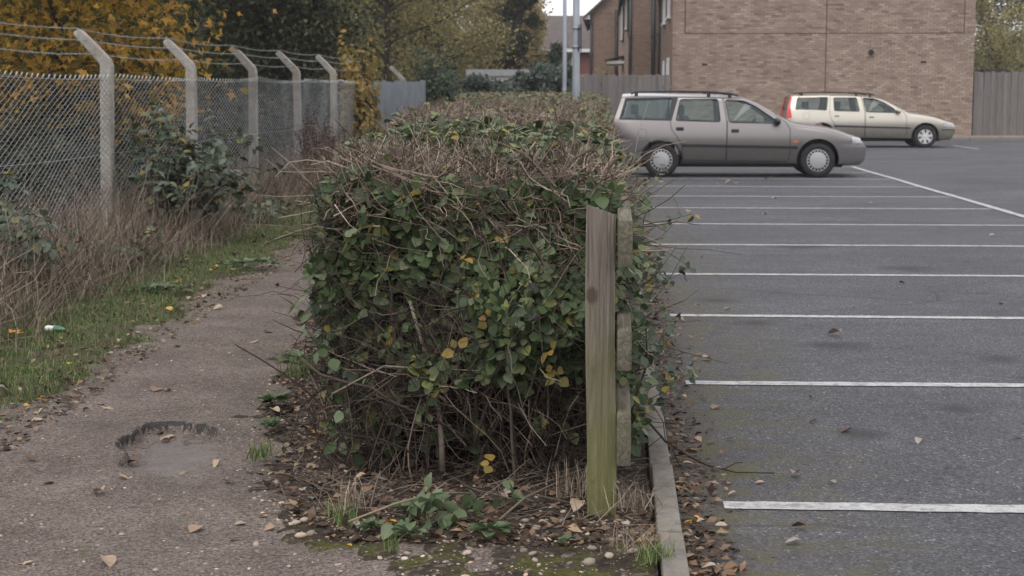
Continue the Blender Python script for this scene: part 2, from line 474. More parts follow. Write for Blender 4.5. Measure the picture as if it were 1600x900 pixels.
    c = m.mix(m.ramp(m.noise(5, 4, .7), [(.5, 0), (.75, .45)]), c, (.105, .108, .050))
    m.color(c).bump(gr, .006, .8); M['rail_wood'] = m.m
    m = NM('board_wood', .9, .15)
    oi = m.n('ShaderNodeObjectInfo').outputs['Random']
    c = m.ramp(m.noise(5, 5, .7, m.pos((9, 9, .5))), [(.3, (.13, .118, .112)), (.7, (.225, .205, .195))])
    c = m.mix(.55, c, m.ramp(oi, [(0, .6), (1, 1.0)]), 'MULTIPLY'); m.color(c); M['board'] = m.m
    m = NM('post_concrete', .92, .15)
    c = m.ramp(m.noise(18, 6, .75), [(.3, (.20, .185, .165)), (.7, (.36, .335, .30))])
    c = m.mix(m.ramp(m.noise(4, 5, .7), [(.5, 0), (.7, .6)]), c, (.15, .135, .10))
    m.color(c).bump(m.noise(70, 5, .8), .006, .8); M['post_concrete'] = m.m
    M['wire'] = plain('galvanised_wire', (.28, .295, .30), .5, .5, .35, .2)
    M['galv'] = plain('galvanised_steel', (.27, .30, .33), .5, .5, .25, .10, 3)
    M['black_metal'] = plain('black_metal', (.02, .02, .022), .5, .4)
    # buildings
    def brick(name, c1, c2, mortar, axis):
        m = NM(name, .9, .15)
        sep = m.xyz(); cmb = m.n('ShaderNodeCombineXYZ')
        m.l(sep[0] if axis == 'x' else sep[1], cmb.inputs[0]); m.l(sep[2], cmb.inputs[1])
        bt = m.n('ShaderNodeTexBrick'); m.l(cmb.outputs[0], bt.inputs['Vector'])
        bt.inputs['Scale'].default_value = 1; bt.inputs['Brick Width'].default_value = .225; bt.inputs['Row Height'].default_value = .075
        bt.inputs['Mortar Size'].default_value = .006
        bt.inputs['Color1'].default_value = (*c1, 1); bt.inputs['Color2'].default_value = (*c2, 1); bt.inputs['Mortar'].default_value = (*mortar, 1)
        c = m.mix(.5, bt.outputs[0], m.ramp(m.noise(1.2, 5, .7), [(.3, .65), (.7, 1)]), 'MULTIPLY')
        m.color(c); return m.m
    for ax in 'xy':
        M['buff_' + ax] = brick('buff_brick_' + ax, (.30, .205, .15), (.20, .135, .10), (.13, .105, .09), ax)
        M['tan_' + ax] = brick('tan_brick_' + ax, (.27, .185, .138), (.20, .135, .10), (.15, .12, .10), ax)
        M['red_' + ax] = brick('red_brick_' + ax, (.24, .085, .07), (.17, .06, .052), (.18, .13, .12), ax)
    m = NM('wall_brick', .9, .15)            # built bricks: one tone for each brick place on the wall
    s = m.xyz(); row = m.math('FLOOR', m.math('DIVIDE', s[2], .075))
    off = m.math('MULTIPLY', m.math('MODULO', row, 2.0), .1125)
    cl = m.math('FLOOR', m.math('DIVIDE', m.math('ADD', s[0], off), .225))
    cv = m.n('ShaderNodeCombineXYZ'); m.l(cl, cv.inputs[0]); m.l(row, cv.inputs[1])
    wnz = m.n('ShaderNodeTexWhiteNoise', noise_dimensions='2D'); m.l(cv.outputs[0], wnz.inputs['Vector'])
    c = m.ramp(wnz.outputs['Value'], [(0, (.225, .168, .136)), (.10, (.295, .222, .178)), (.5, (.335, .258, .208)), (.85, (.375, .293, .238)), (1, (.42, .338, .28))])
    c = m.mix(.75, c, m.ramp(m.noise(.9, 5, .7, m.pos((1, 1, 1.6))), [(.32, (.78, .75, .735)), (.68, (1, 1, 1))]), 'MULTIPLY')
    c = m.mix(.3, c, m.ramp(m.noise(30, 3), [(.3, .6), (.7, 1)]), 'MULTIPLY')
    c = m.mix(.35, c, m.ramp(m.noise(1.0, 5, .65, m.pos((1.6, 1, .16))), [(.35, (.66, .63, .61)), (.6, (1, 1, 1))]), 'MULTIPLY')
    m.color(c); M['wall_brick'] = m.m
    M['mortar'] = plain('mortar', (.20, .163, .140), .95, .1, var=.2)
    M['joint'] = plain('joint_sealant', (.055, .035, .03), .8, .2)
    M['roof_tile'] = plain('roof_tile', (.095, .078, .074), .85, .2, var=.25, scale=3)
    M['white_frame'] = plain('white_frame', (.70, .70, .71), .5, .3, var=.04)
    M['pink_panel'] = plain('panel_cladding', (.34, .235, .195), .8, .2, var=.1)
    M['pane'] = plain('window_pane', (.20, .22, .24), .08, .6, var=.3, scale=.8)
    M['lead'] = plain('flat_roof_edge', (.25, .255, .265), .7, .3)
    M['render_wall'] = plain('rendered_wall', (.50, .48, .46), .9, .2)
    # cars
    def carpaint(name, c, metal=.8):
        m = NM(name, .34, .5); m.b.inputs['Metallic'].default_value = metal
        m.b.inputs['Coat Weight'].default_value = .5; m.b.inputs['Coat Roughness'].default_value = .12
        z = m.xyz()[2]
        dirt = m.math('MULTIPLY', m.ramp(z, [(.15, .75), (.75, .08)]), m.ramp(m.noise(5, 5, .7), [(.25, .5), (.7, 1)]))
        m.color(m.mix(dirt, c, (.13, .115, .105)))
        m.l(m.math('ADD', .27, m.math('MULTIPLY', dirt, .4)), m.b.inputs['Roughness'])
        return m.m
    M['paint_mauve'] = carpaint('paint_mauve_grey', (.228, .210, .203))
    M['paint_beige'] = carpaint('paint_pale_gold', (.50, .465, .395))
    M['bumper_grey'] = plain('bumper_plastic', (.125, .118, .122), .55, .3, var=.08)
    M['trim'] = plain('black_trim', (.022, .022, .025), .5, .35)
    M['cabin'] = plain('cabin_lining', (.10, .105, .11), .9, .2)
    M['seat'] = plain('seat_cloth', (.065, .07, .075), .9, .15)
    M['rubber'] = plain('tyre_rubber', (.022, .021, .022), .8, .25)
    M['hubcap'] = plain('hubcap_silver', (.36, .36, .37), .4, .5, .35, .06)
    M['alloy'] = plain('alloy_silver', (.55, .54, .53), .35, .5, .5, .06)
    M['lamp_clear'] = plain('lamp_lens', (.36, .365, .37), .12, .6, .3, .25, 30)
    M['lamp_red'] = plain('red_lens', (.52, .035, .03), .15, .6, 0, .15, 12)
    M['lamp_orange'] = plain('orange_lens', (.55, .13, .04), .2, .5)
    m = NM('car_glass')
    fr = m.n('ShaderNodeLayerWeight'); fr.inputs[0].default_value = .35
    gl = m.n('ShaderNodeBsdfGlossy'); gl.inputs['Roughness'].default_value = .03; gl.inputs[0].default_value = (.85, .95, .97, 1)
    tr = m.n('ShaderNodeBsdfTransparent'); tr.inputs[0].default_value = (.66, .78, .79, 1)
    mx = m.n('ShaderNodeMixShader'); m.l(m.math('ADD', .015, m.math('MULTIPLY', fr.outputs['Fresnel'], .8)), mx.inputs[0])
    m.l(tr.outputs[0], mx.inputs[1]); m.l(gl.outputs[0], mx.inputs[2]); m.l(mx.outputs[0], m.t.nodes['Material Output'].inputs[0])
    M['car_glass'] = m.m
    M['sheet_metal'] = plain('sheet_metal', (.165, .182, .20), .6, .4, .2, .25, 2.5)
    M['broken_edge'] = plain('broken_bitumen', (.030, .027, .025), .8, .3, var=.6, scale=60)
    M['bottle_green'] = plain('green_plastic', (.05, .16, .09), .3, .5)
    M['bottle_white'] = plain('white_label', (.70, .70, .70), .4, .4)
build_materials()

# ================================================================ the setting
def grid_mesh(name, xs, ys, zfun, mats, matfun=None, smooth=True, keep=None):
    X, Y = np.meshgrid(xs, ys)
    Z = zfun(X, Y)
    V = np.stack([X, Y, Z], -1).reshape(-1, 3)
    ny, nx = X.shape
    i = np.arange(ny * nx).reshape(ny, nx)
    F = np.stack([i[:-1, :-1], i[:-1, 1:], i[1:, 1:], i[1:, :-1]], -1).reshape(-1, 4)
    cx = (X[:-1, :-1] + X[1:, 1:]).ravel() / 2; cy = (Y[:-1, :-1] + Y[1:, 1:]).ravel() / 2
    if keep is not None:
        k = keep(cx, cy); F = F[k]; cx, cy = cx[k], cy[k]
    me = new_mesh(name, V, [F], smooth, mats)
    if matfun is not None:
        me.polygons.foreach_set('material_index', matfun(cx, cy).astype(np.int32))
    return me

def y_rows(y0, y1, s0=.03, near=9.0, grow=1.03):
    out = [y0]; s = s0
    while out[-1] < y1:
        if out[-1] > near: s *= grow
        out.append(out[-1] + s)
    return np.array(out)

PATH_L = ([3, 6.6, 9.5, 14, 20, 40, 60], [-2.42, -2.52, -2.70, -2.90, -3.0, -3.3, -3.5])
BED_L = ([4.2, 4.6, 4.8, 5.07, 5.3, 5.6, 6.6, 8.5, 12, 16, 25, 48], [-.66, -.72, -.82, -1.0, -1.14, -1.27, -1.50, -1.76, -2.0, -2.35, -2.85, -4.4])
def path_l(y): return np.interp(y, *PATH_L)
def bed_l(y): return np.interp(y, *BED_L)

ground = link('ground', new_mesh('ground', [(-900, -300, -.09), (900, -300, -.09), (900, 1200, -.09), (-900, 1200, -.09)], [np.array([[0, 1, 2, 3]])], mats=[M['ground']]), kind='structure')

HOLE = (-1.70, 6.12)
def hole_d(x, y):
    """how far inside the pothole, 1 in the middle, 0 at the rim"""
    a = -.33
    dx, dy = x - HOLE[0], y - HOLE[1]
    u = (dx * math.cos(a) - dy * math.sin(a)) / .215; v = (dx * math.sin(a) + dy * math.cos(a)) / .62
    return 1 - np.sqrt(u * u + v * v) + (vnoise(x * 9, y * 9, 3) - .5) * .22 + (vnoise(x * 26, y * 26, 8) - .5) * .05
def path_z(x, y):
    d = hole_d(x, y)
    side = np.clip(.5 + .9 * ((y - HOLE[1]) / .62) - .9 * ((x - HOLE[0]) / .25), .04, 1)   # steep at the far left rim, silted up on the near side
    z = -.045 * side * sstep(-.02, .07, d) - .012 * sstep(0, .5, d)
    return z + (vnoise(x * 1.7, y * 1.7, 1) - .5) * .016 + (vnoise(x * 14, y * 14, 2) - .5) * .006 + (vnoise(x * 40, y * 40, 5) - .5) * .003
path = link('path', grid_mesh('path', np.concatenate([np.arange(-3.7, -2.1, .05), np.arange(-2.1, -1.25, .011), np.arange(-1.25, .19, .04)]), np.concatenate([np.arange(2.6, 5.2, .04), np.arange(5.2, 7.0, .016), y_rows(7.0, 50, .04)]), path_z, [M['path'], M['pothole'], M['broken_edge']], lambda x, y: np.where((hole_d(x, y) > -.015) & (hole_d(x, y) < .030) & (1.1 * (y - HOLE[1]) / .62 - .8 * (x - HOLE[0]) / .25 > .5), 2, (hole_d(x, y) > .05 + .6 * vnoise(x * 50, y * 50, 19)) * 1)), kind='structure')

def bed_z(x, y):
    wob = (vnoise(x * 3.1, y * 3.1, 11) - .5) * .34 + (vnoise(x * 11, y * 11, 12) - .5) * .16 + (vnoise(x * 33, y * 33, 15) - .5) * .11
    d = np.minimum(x - bed_l(y), (y - 3.6) * 1.2) + wob
    z = -.035 + .046 * sstep(-.16, .10, d) + .004 * sstep(.05, .5, d) + .006 * sstep(-.1, .12, x) - .16 * sstep(-.16, -.34, d)
    return z + ((vnoise(x * 8, y * 8, 13) - .5) * .022 + (vnoise(x * 28, y * 28, 14) - .5) * .014) * sstep(-.1, .2, d)
link('soil_bed', grid_mesh('soil_bed', np.arange(-4.6, .165, .03), y_rows(3.3, 48, .03), bed_z, [M['soil']], keep=lambda x, y: (x > bed_l(y) - .35) & ((hole_d(x, y) < -.35) | (x > bed_l(y) + .25))), kind='structure')

def verge_z(x, y):
    d = path_l(y) - x + (vnoise(x * 2.6, y * 2.6, 21) - .5) * .30 + (vnoise(x * 10, y * 10, 22) - .5) * .16
    z = -.03 + .06 * sstep(-.02, .25, d) + .05 * sstep(.2, 1.6, d) + .004 * np.clip(y - 12, 0, 40) * sstep(0, 1, d)
    return z + ((vnoise(x * 6, y * 6, 23) - .5) * .03 + (vnoise(x * 22, y * 22, 24) - .5) * .016) * sstep(-.05, .2, d)
link('verge', grid_mesh('verge', np.arange(-10, -2.1, .07), y_rows(2.6, 70, .06), verge_z, [M['verge']], keep=lambda x, y: x < path_l(y) + .3), kind='structure')

KX0, KX1 = .155, .232
kerb = empty('kerb', (0.19, 4, 0)); kerb['kind'] = 'structure'
kme = bm_mesh('kerb_stone', box_bm(KX0 - .19, KX1 - .19, 0, .908, -.15, .052, .008, 2), M['kerb'], True)
rk = np.random.default_rng(5)
for i in range(48):
    o = link('kerb_stone', kme, kerb)
    o.location = (.19 + rk.normal() * .002, 3.06 + i * .915, rk.normal() * .002)
    o.rotation_euler = (rk.normal() * .002, 0, rk.normal() * .003)

car_park = link('car_park', grid_mesh('car_park', np.array([KX1 - .02, 1, 3, 8, 20, 60]), np.array([-3, 3, 8, 14, 20, 30, 51.5]), lambda x, y: x * 0, [M['asphalt']], smooth=False), kind='structure')
def strip(name, x0, x1, y0, y1, seed, n=60):
    """a painted line: thin slab with slightly uneven edges"""
    r = np.random.default_rng(seed); alongx = (x1 - x0) > (y1 - y0)
    L = (x1 - x0) if alongx else (y1 - y0); W = (y1 - y0) if alongx else (x1 - x0)
    t = np.linspace(0, L, n)
    drift = (vnoise(t * .35 + seed * 7, t * 0, 31) - .5) * .05
    a = drift + r.normal(size=n) * .003; b = W + drift + r.normal(size=n) * .003
    if alongx: lo = np.stack([x0 + t, y0 + a, t * 0 + .004], -1); hi = np.stack([x0 + t, y0 + b, t * 0 + .004], -1)
    else: lo = np.stack([x0 + b, y0 + t, t * 0 + .008], -1); hi = np.stack([x0 + a, y0 + t, t * 0 + .008], -1)
    i = np.arange(n - 1)
    F = np.stack([i, i + 1, n + i + 1, n + i], -1)
    return link(name, new_mesh(name, np.concatenate([lo, hi]), [F], mats=[M['paint']]), car_park)
LINE_ROWS = [790, 600, 495.5, 430, 383.5, 351, 326, 307.5, 292, 280]
line_y = [gp(1300, r).y for r in LINE_ROWS]
line_y += [line_y[-1] + 2.38 * k for k in (1, 2)]
BAY_X0, BAY_X1 = gp(1130, 788).x, gp(1600, 342).x
for k, y in enumerate(line_y):
    strip('bay_line', BAY_X0 - .02 * (k % 3), BAY_X1, y - .05, y + .05, k)
strip('end_line', BAY_X1, BAY_X1 + .10, 2.0, line_y[-1] + .05, 40, 120)
p = gp(1510, 230.5)
strip('bay_line', p.x - .05, p.x + .05, p.y - 1.6, p.y + 1.6, 50)

# strip of pavement with kerb stones along the far wall
far_kerb = empty('far_kerb', (5, 51.5, 0)); far_kerb['kind'] = 'structure'
fk = bm_mesh('kerb_stone', box_bm(-.455, .455, -.06, .06, -.1, .11, .012, 2), M['kerb'], True)
for i in range(36):
    o = link('kerb_stone', fk, far_kerb); o.location = (2.6 + i * .92, 51.56, rk.normal() * .003)
link('pavement', new_mesh('pavement', [(2, 51.6, .10), (36, 51.6, .10), (36, 54.3, .10), (2, 54.3, .10)], [np.array([[0, 1, 2, 3]])], mats=[plain('pavement_concrete', (.20, .175, .155), .9, .2, var=.3, scale=3)]), kind='structure')

# ================================================================ timber rail fence by the kerb
tf = empty('timber_fence', (0, 5.3, .04), 'weathered timber post with three rails along the kerb side of the hedge', 'timber fence')
def timber_post(y0, h):
    bm = box_bm(-.072, .026, y0, y0 + .10, -.35, h, 0)
    for v in bm.verts:
        if v.co.z > h - .01:                       # sloping cut: lower at the kerb side and at the back
            v.co.z -= .035 * (v.co.x > 0) + .03 * (v.co.y > y0 + .05)
    bmesh.ops.bevel(bm, geom=list(bm.edges), offset=.005, segments=2, affect='EDGES', profile=.5)
    bmesh.ops.subdivide_edges(bm, edges=[e for e in bm.edges if e.calc_length() > .5], cuts=10)
    for v in bm.verts:
        v.co.x += .004 * math.sin(v.co.z * 5.1 + 1) - .004 * (v.co.z / h); v.co.y += .003 * math.sin(v.co.z * 4.0)
    return bm_mesh('post', bm, M['post_wood'], True, 30)
link('post', timber_post(5.21, 1.052), tf)
link('post', timber_post(7.62, 1.03), tf)
for zt, hh in ((1.005, .155), (.635, .135), (.365, .175)):
    bm = box_bm(0.0275, .075, 5.18, 7.76, zt - hh, zt, .006, 2)
    bmesh.ops.subdivide_edges(bm, edges=[e for e in bm.edges if e.calc_length() > .5], cuts=10)
    for v in bm.verts: v.co.z += .004 * math.sin(v.co.y * 4 + zt * 9)
    link('rail', bm_mesh('rail', bm, M['rail_wood'], True, 30), tf)

# ================================================================ chain link fence with cranked concrete posts
FX = -4.54
def fence_g(y): return .04 + .0062 * max(0, y - 14)
post_y = [11.2 + 3.0 * i for i in range(7)]
cf = empty('chain_link_fence', (FX, 14, 0), 'grey chain link fence on cranked concrete posts topped with barbed wire', 'wire fence')
def concrete_post(seed):
    r = np.random.default_rng(seed)
    secs = [(0, -.4, .056), (0, .6, .054), (0, 1.2, .053), (0, 1.63, .052), (-.016, 1.668, .053), (-.14, 1.80, .047), (-.245, 1.905, .042), (-.268, 1.925, .035), (-.278, 1.935, .024)]
    V, F = [], []
    for k, (dx, z, w) in enumerate(secs):
        a = 0 if k < 4 else R(22) if k == 4 else R(42)      # the section turns with the crank
        c, s = math.cos(a), math.sin(a)
        ch = w * .8
        for px_, py_ in ((-w, -ch), (-ch, -w), (ch, -w), (w, -ch), (w, ch), (ch, w), (-ch, w), (-w, ch)):
            V.append((dx + px_ * c + r.normal() * .001, py_, z + px_ * s))
    n = len(secs)
    for k in range(n - 1):
        for j in range(8):
            F.append((k * 8 + j, k * 8 + (j + 1) % 8, k * 8 + 8 + (j + 1) % 8, k * 8 + 8 + j))
    me = new_mesh('post', V, [np.array(F), np.array([[8 * n - 8 + j for j in range(8)]])], False, [M['post_concrete']])
    return me
cps = [concrete_post(s) for s in range(3)]
rp = np.random.default_rng(2)
for i, y in enumerate(post_y):
    o = link('post', cps[i % 3], cf)
    o.location = (FX - .0, y, fence_g(y)); o.rotation_euler = (rp.normal() * .012, rp.normal() * .010, rp.normal() * .03)
# woven wire, one panel for each bay
A_, H_ = .060, .0272
for i in range(-1, len(post_y) - 1):
    y0 = post_y[i] if i >= 0 else 8.4
    y1 = post_y[i + 1]
    n = int(round((y1 - y0) / A_)); n += n % 2
    a = (y1 - y0) / n; rows = 55
    w = np.arange(n)[:, None]; k = np.arange(rows + 1)[None, :]
    odd = (k + w) % 2                                            # neighbours meet at the same knots
    Y = y0 + (w + odd) * a
    topw = fence_g((y0 + y1) / 2)
    Z = topw + .03 + k * H_ + 0 * w
    Zt = Z / 1.6
    sag = -.018 * np.sin(np.pi * (Y - y0) / (y1 - y0)) * Zt ** 4
    X = FX + .072 + (vnoise(Y * 1.3, Z * 1.3, 41) - .5) * .06 + np.where(odd == 1, .003, -.003)
    P = np.stack([X, Y + (vnoise(Y * 3, Z * 3, 42) - .5) * .012, Z + sag + (vnoise(Y * .7, Z * 0, 43) - .5) * .03 * Zt], -1)
    V, F = tubes(P, .0027 if y0 < 16 else .0031, 3)
    # knuckled ends standing above the top line wire
    tip = P[:, -1, :]
    K = np.stack([tip, tip + np.array([.006, .012, .022]), tip + np.array([.0, .026, .012])], 1)
    V2, F2 = tubes(K, .0023, 3)
    V, F = join_parts([(V, F), (V2, F2)])
    link('wire_mesh', new_mesh('wire_mesh', V, F, False, [M['wire']]), cf)
def span_wire(dx, z, tw, seed, barbs):
    parts = []; ys = np.arange(8.4, 29.25, .05)
    g = np.array([fence_g(t) for t in ys])
    ph = ((ys - post_y[0]) % 3.0) / 3.0
    zz = z + g - tw * np.sin(np.pi * ph); xx = FX + dx + 0 * ys
    for s_ in ((0, np.pi) if barbs else (0,)):
        tws = np.arange(len(ys)) * 1.1 + s_
        r = .0032 if barbs else .0
        P = np.stack([xx + np.cos(tws) * r, ys, zz + np.sin(tws) * r], -1)[None]
        parts.append(tubes(P, .0021 if barbs else .0024, 3))
    if barbs:
        r = np.random.default_rng(seed); b = np.arange(8.5, 29.2, .115)
        c = np.stack([np.interp(b, ys, xx), b, np.interp(b, ys, zz)], -1)
        for _ in range(2):
            d = rand_dirs(r, len(b)) * .017; d[:, 1] *= .4
            parts.append(tubes(np.stack([c - d, c, c + d], 1), .0014, 3))
    V, F = join_parts(parts)
    link('barbed_wire' if barbs else 'line_wire', new_mesh('wire', V, F, False, [M['wire']]), cf)
span_wire(-.235, 1.96, .030, 1, True)
span_wire(-.145, 1.855, .022, 2, True)
span_wire(-.065, 1.735, .028, 3, True)
span_wire(.075, 1.51, .014, 4, False)
span_wire(.075, .85, .01, 5, False)

# ---- grey ribbed sheet fence that carries the line on beyond the vine
sf = empty('sheet_fence', (FX, 30, 0), 'grey ribbed metal sheet fence beyond the golden vine', 'metal fence')
pw = .92; nr_ = 24
for k in range(10):
    t = np.linspace(0, pw, nr_); prof = .022 * np.where((np.arange(nr_) // 2) % 2, 1, 0)
    zt = 1.66 + .012 * k + rp.normal() * .012
    V = [(FX + .05 + q_, 29.6 + k * pw + t_, z_) for z_ in (0.0, zt) for t_, q_ in zip(t, prof)]
    V += [(x - .003, y, z) for x, y, z in V]
    i = np.arange(nr_ - 1); n2 = 2 * nr_
    F = np.concatenate([np.stack([i, i + 1, nr_ + i + 1, nr_ + i], -1), np.stack([n2 + i + 1, n2 + i, n2 + nr_ + i, n2 + nr_ + i + 1], -1), np.stack([nr_ + i, nr_ + i + 1, n2 + nr_ + i + 1, n2 + nr_ + i], -1)])
    link('sheet_panel', new_mesh('sheet_panel', V, [F], False, [M['sheet_metal']]), sf)
for y in (29.6, 32.2, 35.4, 38.75):
    box('post', FX - .05, FX + .03, y - .03, y + .03, -.1, 1.72, M['post_concrete'], sf)
o = link('post', cps[0], sf); o.location = (FX - .15, 36.2, .12)

# ================================================================ leaves and sticks
UP = np.array([0, 0, 1.0])
def leaflets(rng, nodes, normals, per=3, size=(.045, .07), up=.55, jit=.45, spread=62, stalk=.012):
    """groups of leaflets at nodes: positions, rotations, sizes"""
    N = len(nodes); n = unit(normals + UP * up + rng.normal(size=(N, 3)) * jit)
    d0 = unit(np.cross(n, rand_dirs(rng, N)) + np.asarray(normals) * .4 - UP * .25)
    pos, rot, sc = [], [], []
    x = np.cross(d0, n)
    for k in range(per):
        a = np.radians((k - (per - 1) / 2) * spread + rng.normal(size=N) * 14)[:, None]
        d = d0 * np.cos(a) + x * np.sin(a)
        nn = unit(n + rng.normal(size=(N, 3)) * .28)
        pos.append(nodes + d * stalk); rot.append(frames(nn, d))
        s = rng.uniform(*size, N); sc.append(np.stack([s * rng.uniform(.8, 1.15, N), s, s * rng.uniform(.3, 1.6, N)], -1))
    return np.concatenate(pos), np.concatenate(rot), np.concatenate(sc)

def leaf_mesh(name, tmpl, prs, mat):
    V, F = scatter(tmpl[0], tmpl[1], *prs)
    return new_mesh(name, V, F, True, [mat])

def leaf_objects(parent, name, tmpl, prs, mat):
    """leaves one can pick apart: an object each, sharing one mesh"""
    me = new_mesh(name, tmpl[0], tmpl[1], True, [mat])
    for p, r, s in zip(*prs):
        o = link(name, me, parent)
        m = Matrix(np.vstack([np.hstack([r * s[None, :], np.asarray(p)[:, None]]), [0, 0, 0, 1]]).tolist())
        o.matrix_basis = m

# ================================================================ the clipped hedge
HL = ([5.4, 5.7, 8, 12.5, 25, 46], [-.98, -1.08, -1.25, -1.70, -2.5, -4.3])
HR = ([5.4, 6.0, 7.0, 9.5, 13, 20, 31, 46], [-.12, -.07, .02, .04, -.03, -.08, -.08, -.3])
HT = ([5.4, 5.65, 5.9, 6.6, 9, 15, 25, 35, 46], [.95, 1.06, 1.13, 1.19, 1.215, 1.255, 1.315, 1.375, 1.46])
def hl(y): return np.interp(y, *HL) + (vnoise(y * 1.9, y * 0, 51) - .5) * .14
def hr(y): return np.interp(y, *HR) + (vnoise(y * 1.7, y * 0, 52) - .5) * .14
def ht(x, y): return np.interp(y, *HT) + (vnoise(x * 2.6, y * 1.6, 53) - .5) * .19 * np.clip(.5 + y / 20, 0, 1.3)
def hf(x, z): return 5.60 + .16 * ((x + .5) / .55) ** 2 + np.where(z < .5, .12 * (1 - z / .5), 0) + (vnoise(x * 3.2, z * 3.2, 54) - .5) * .30 + (vnoise(x * 8, z * 8, 56) - .5) * .10

hedge = empty('hedge', (-.5, 6, .04), 'overgrown clipped bramble hedge of cut twigs and green leaves beside the path', 'hedge')
rh = np.random.default_rng(101)
def front_pts(n, z0, z1, depth, rng=rh):
    x = rng.uniform(-1.08, .02, n); z = rng.uniform(z0, z1, n)
    y = hf(x, z) + rng.exponential(depth, n)
    return np.stack([x, y, z], -1), np.tile([0, -1.0, .15], (n, 1)) + np.stack([(x + .5) * .7, 0 * x, 0 * x], -1)
def top_pts(n, y0, y1, depth, rng=rh, pw=1.0):
    y = y0 + (y1 - y0) * rng.random(n) ** pw; u = rng.random(n)
    x = hl(y) + u * (hr(y) - hl(y)); e = 1 - np.abs(2 * u - 1)
    z = ht(x, y) - .10 * (1 - np.clip(e * 5, 0, 1)) ** 2 - rng.exponential(depth, n)
    return np.stack([x, y, z], -1), np.tile([0, 0, 1.0], (n, 1))
def side_pts(n, y0, y1, right, z0, z1, depth, rng=rh, pw=1.0):
    y = y0 + (y1 - y0) * rng.random(n) ** pw; z = rng.uniform(z0, z1, n)
    bulge = (vnoise(y * 3, z * 3, 55) - .5) * .24 + .10 * np.sin(np.clip(z / 1.1, 0, 1) * np.pi)
    dd = rng.exponential(depth, n)
    if right: return np.stack([hr(y) + bulge - .06 - dd, y, z], -1), np.tile([1.0, -.2, .1], (n, 1))
    return np.stack([hl(y) - bulge + .06 + dd, y, z], -1), np.tile([-1.0, -.3, .1], (n, 1))

# ---- added ragged core under the surface: blocks the view, near black to stand for shade
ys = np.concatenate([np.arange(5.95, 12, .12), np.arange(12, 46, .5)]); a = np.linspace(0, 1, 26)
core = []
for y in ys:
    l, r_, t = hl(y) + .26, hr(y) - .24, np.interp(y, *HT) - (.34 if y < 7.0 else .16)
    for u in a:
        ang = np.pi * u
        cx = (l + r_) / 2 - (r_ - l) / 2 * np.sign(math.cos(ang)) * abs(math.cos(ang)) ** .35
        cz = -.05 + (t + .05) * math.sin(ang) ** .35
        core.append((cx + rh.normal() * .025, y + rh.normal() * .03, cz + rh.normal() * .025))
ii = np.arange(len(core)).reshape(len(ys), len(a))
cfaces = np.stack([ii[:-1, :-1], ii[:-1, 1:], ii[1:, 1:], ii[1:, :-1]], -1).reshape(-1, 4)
link('shade_core', new_mesh('shade_core', core, [cfaces, ii[0][None, :], ii[-1][None, ::-1]], False, [M['dark_core']]), hedge, kind='stuff')

# ---- leaves
node_f, nrm_f = front_pts(2000, .38, 1.08, .07)
keepf = vnoise(node_f[:, 0] * 5, node_f[:, 2] * 5, 61) + .35 * (node_f[:, 2] - .4) / .7 - .45 * (node_f[:, 2] > 1.0) * (vnoise(node_f[:, 0] * 7, node_f[:, 2] * 7, 62)) > .40
keepf &= (node_f[:, 2] > .50 + .10 * np.sin(node_f[:, 0] * 6)) | (rh.random(len(node_f)) < .22)
node_f, nrm_f = node_f[keepf], nrm_f[keepf]
prs_f = leaflets(rh, node_f, nrm_f, 3, (.028, .060))
# the leaves that lie nearest to the outside are leaves of their own
dep = prs_f[0][:, 1] - hf(prs_f[0][:, 0], prs_f[0][:, 2])
order = np.argsort(dep - 1.3 * prs_f[2][:, 1])
big, rest = order[:280], order[280:]
leaf_objects(hedge, 'leaf', LEAF_ROUND, [q[big] for q in prs_f], M['hedge_leaf'])
groups = [[q[rest] for q in prs_f]]
def add_nodes(nn, per, size, mask=None, **k):
    nd, nr = nn
    if mask is not None: nd, nr = nd[mask(nd)], nr[mask(nd)]
    groups.append(list(leaflets(rh, nd, nr, per, size, **k)))
add_nodes(front_pts(800, .42, 1.0, .22), 3, (.03, .05))                                     # deeper layer
add_nodes(front_pts(40, .08, .45, .10), 3, (.035, .06))
add_nodes(side_pts(800, 5.6, 10, False, .25, 1.12, .07), 3, (.03, .058))
add_nodes(side_pts(620, 5.9, 14, True, .15, 1.1, .06, pw=1.4), 3, (.028, .05))
band = lambda nd: (vnoise(nd[:, 0] * 2.2, nd[:, 1] * 1.4, 63) > .36)
add_nodes(top_pts(1250, 6.85, 11.0, .04), 3, (.034, .064), band, up=.9)
nq = 80; gx = np.stack([rh.uniform(.0, .13, nq), rh.uniform(5.55, 7.4, nq), rh.uniform(.2, .98, nq)], -1)
add_nodes((gx, np.tile([.6, -.5, .3], (nq, 1))), 3, (.028, .052))
nq = 130; gx = np.stack([rh.uniform(.015, .125, nq), rh.uniform(5.62, 6.05, nq), rh.uniform(.12, .93, nq)], -1)
add_nodes((gx, np.tile([.3, -.8, .3], (nq, 1))), 3, (.028, .048))
add_nodes(top_pts(620, 5.75, 6.9, .06), 3, (.03, .055), lambda nd: vnoise(nd[:, 0] * 4, nd[:, 1] * 4, 64) > .45)
add_nodes(top_pts(260, 11.3, 22, .05), 3, (.035, .06), lambda nd: vnoise(nd[:, 0] * 1.5, nd[:, 1] * .8, 65) > .5)
gp_ = [np.concatenate([g[i] for g in groups]) for i in range(3)]
link('foliage', leaf_mesh('foliage', LEAF_ROUND, gp_, M['hedge_leaf']), hedge, kind='stuff')
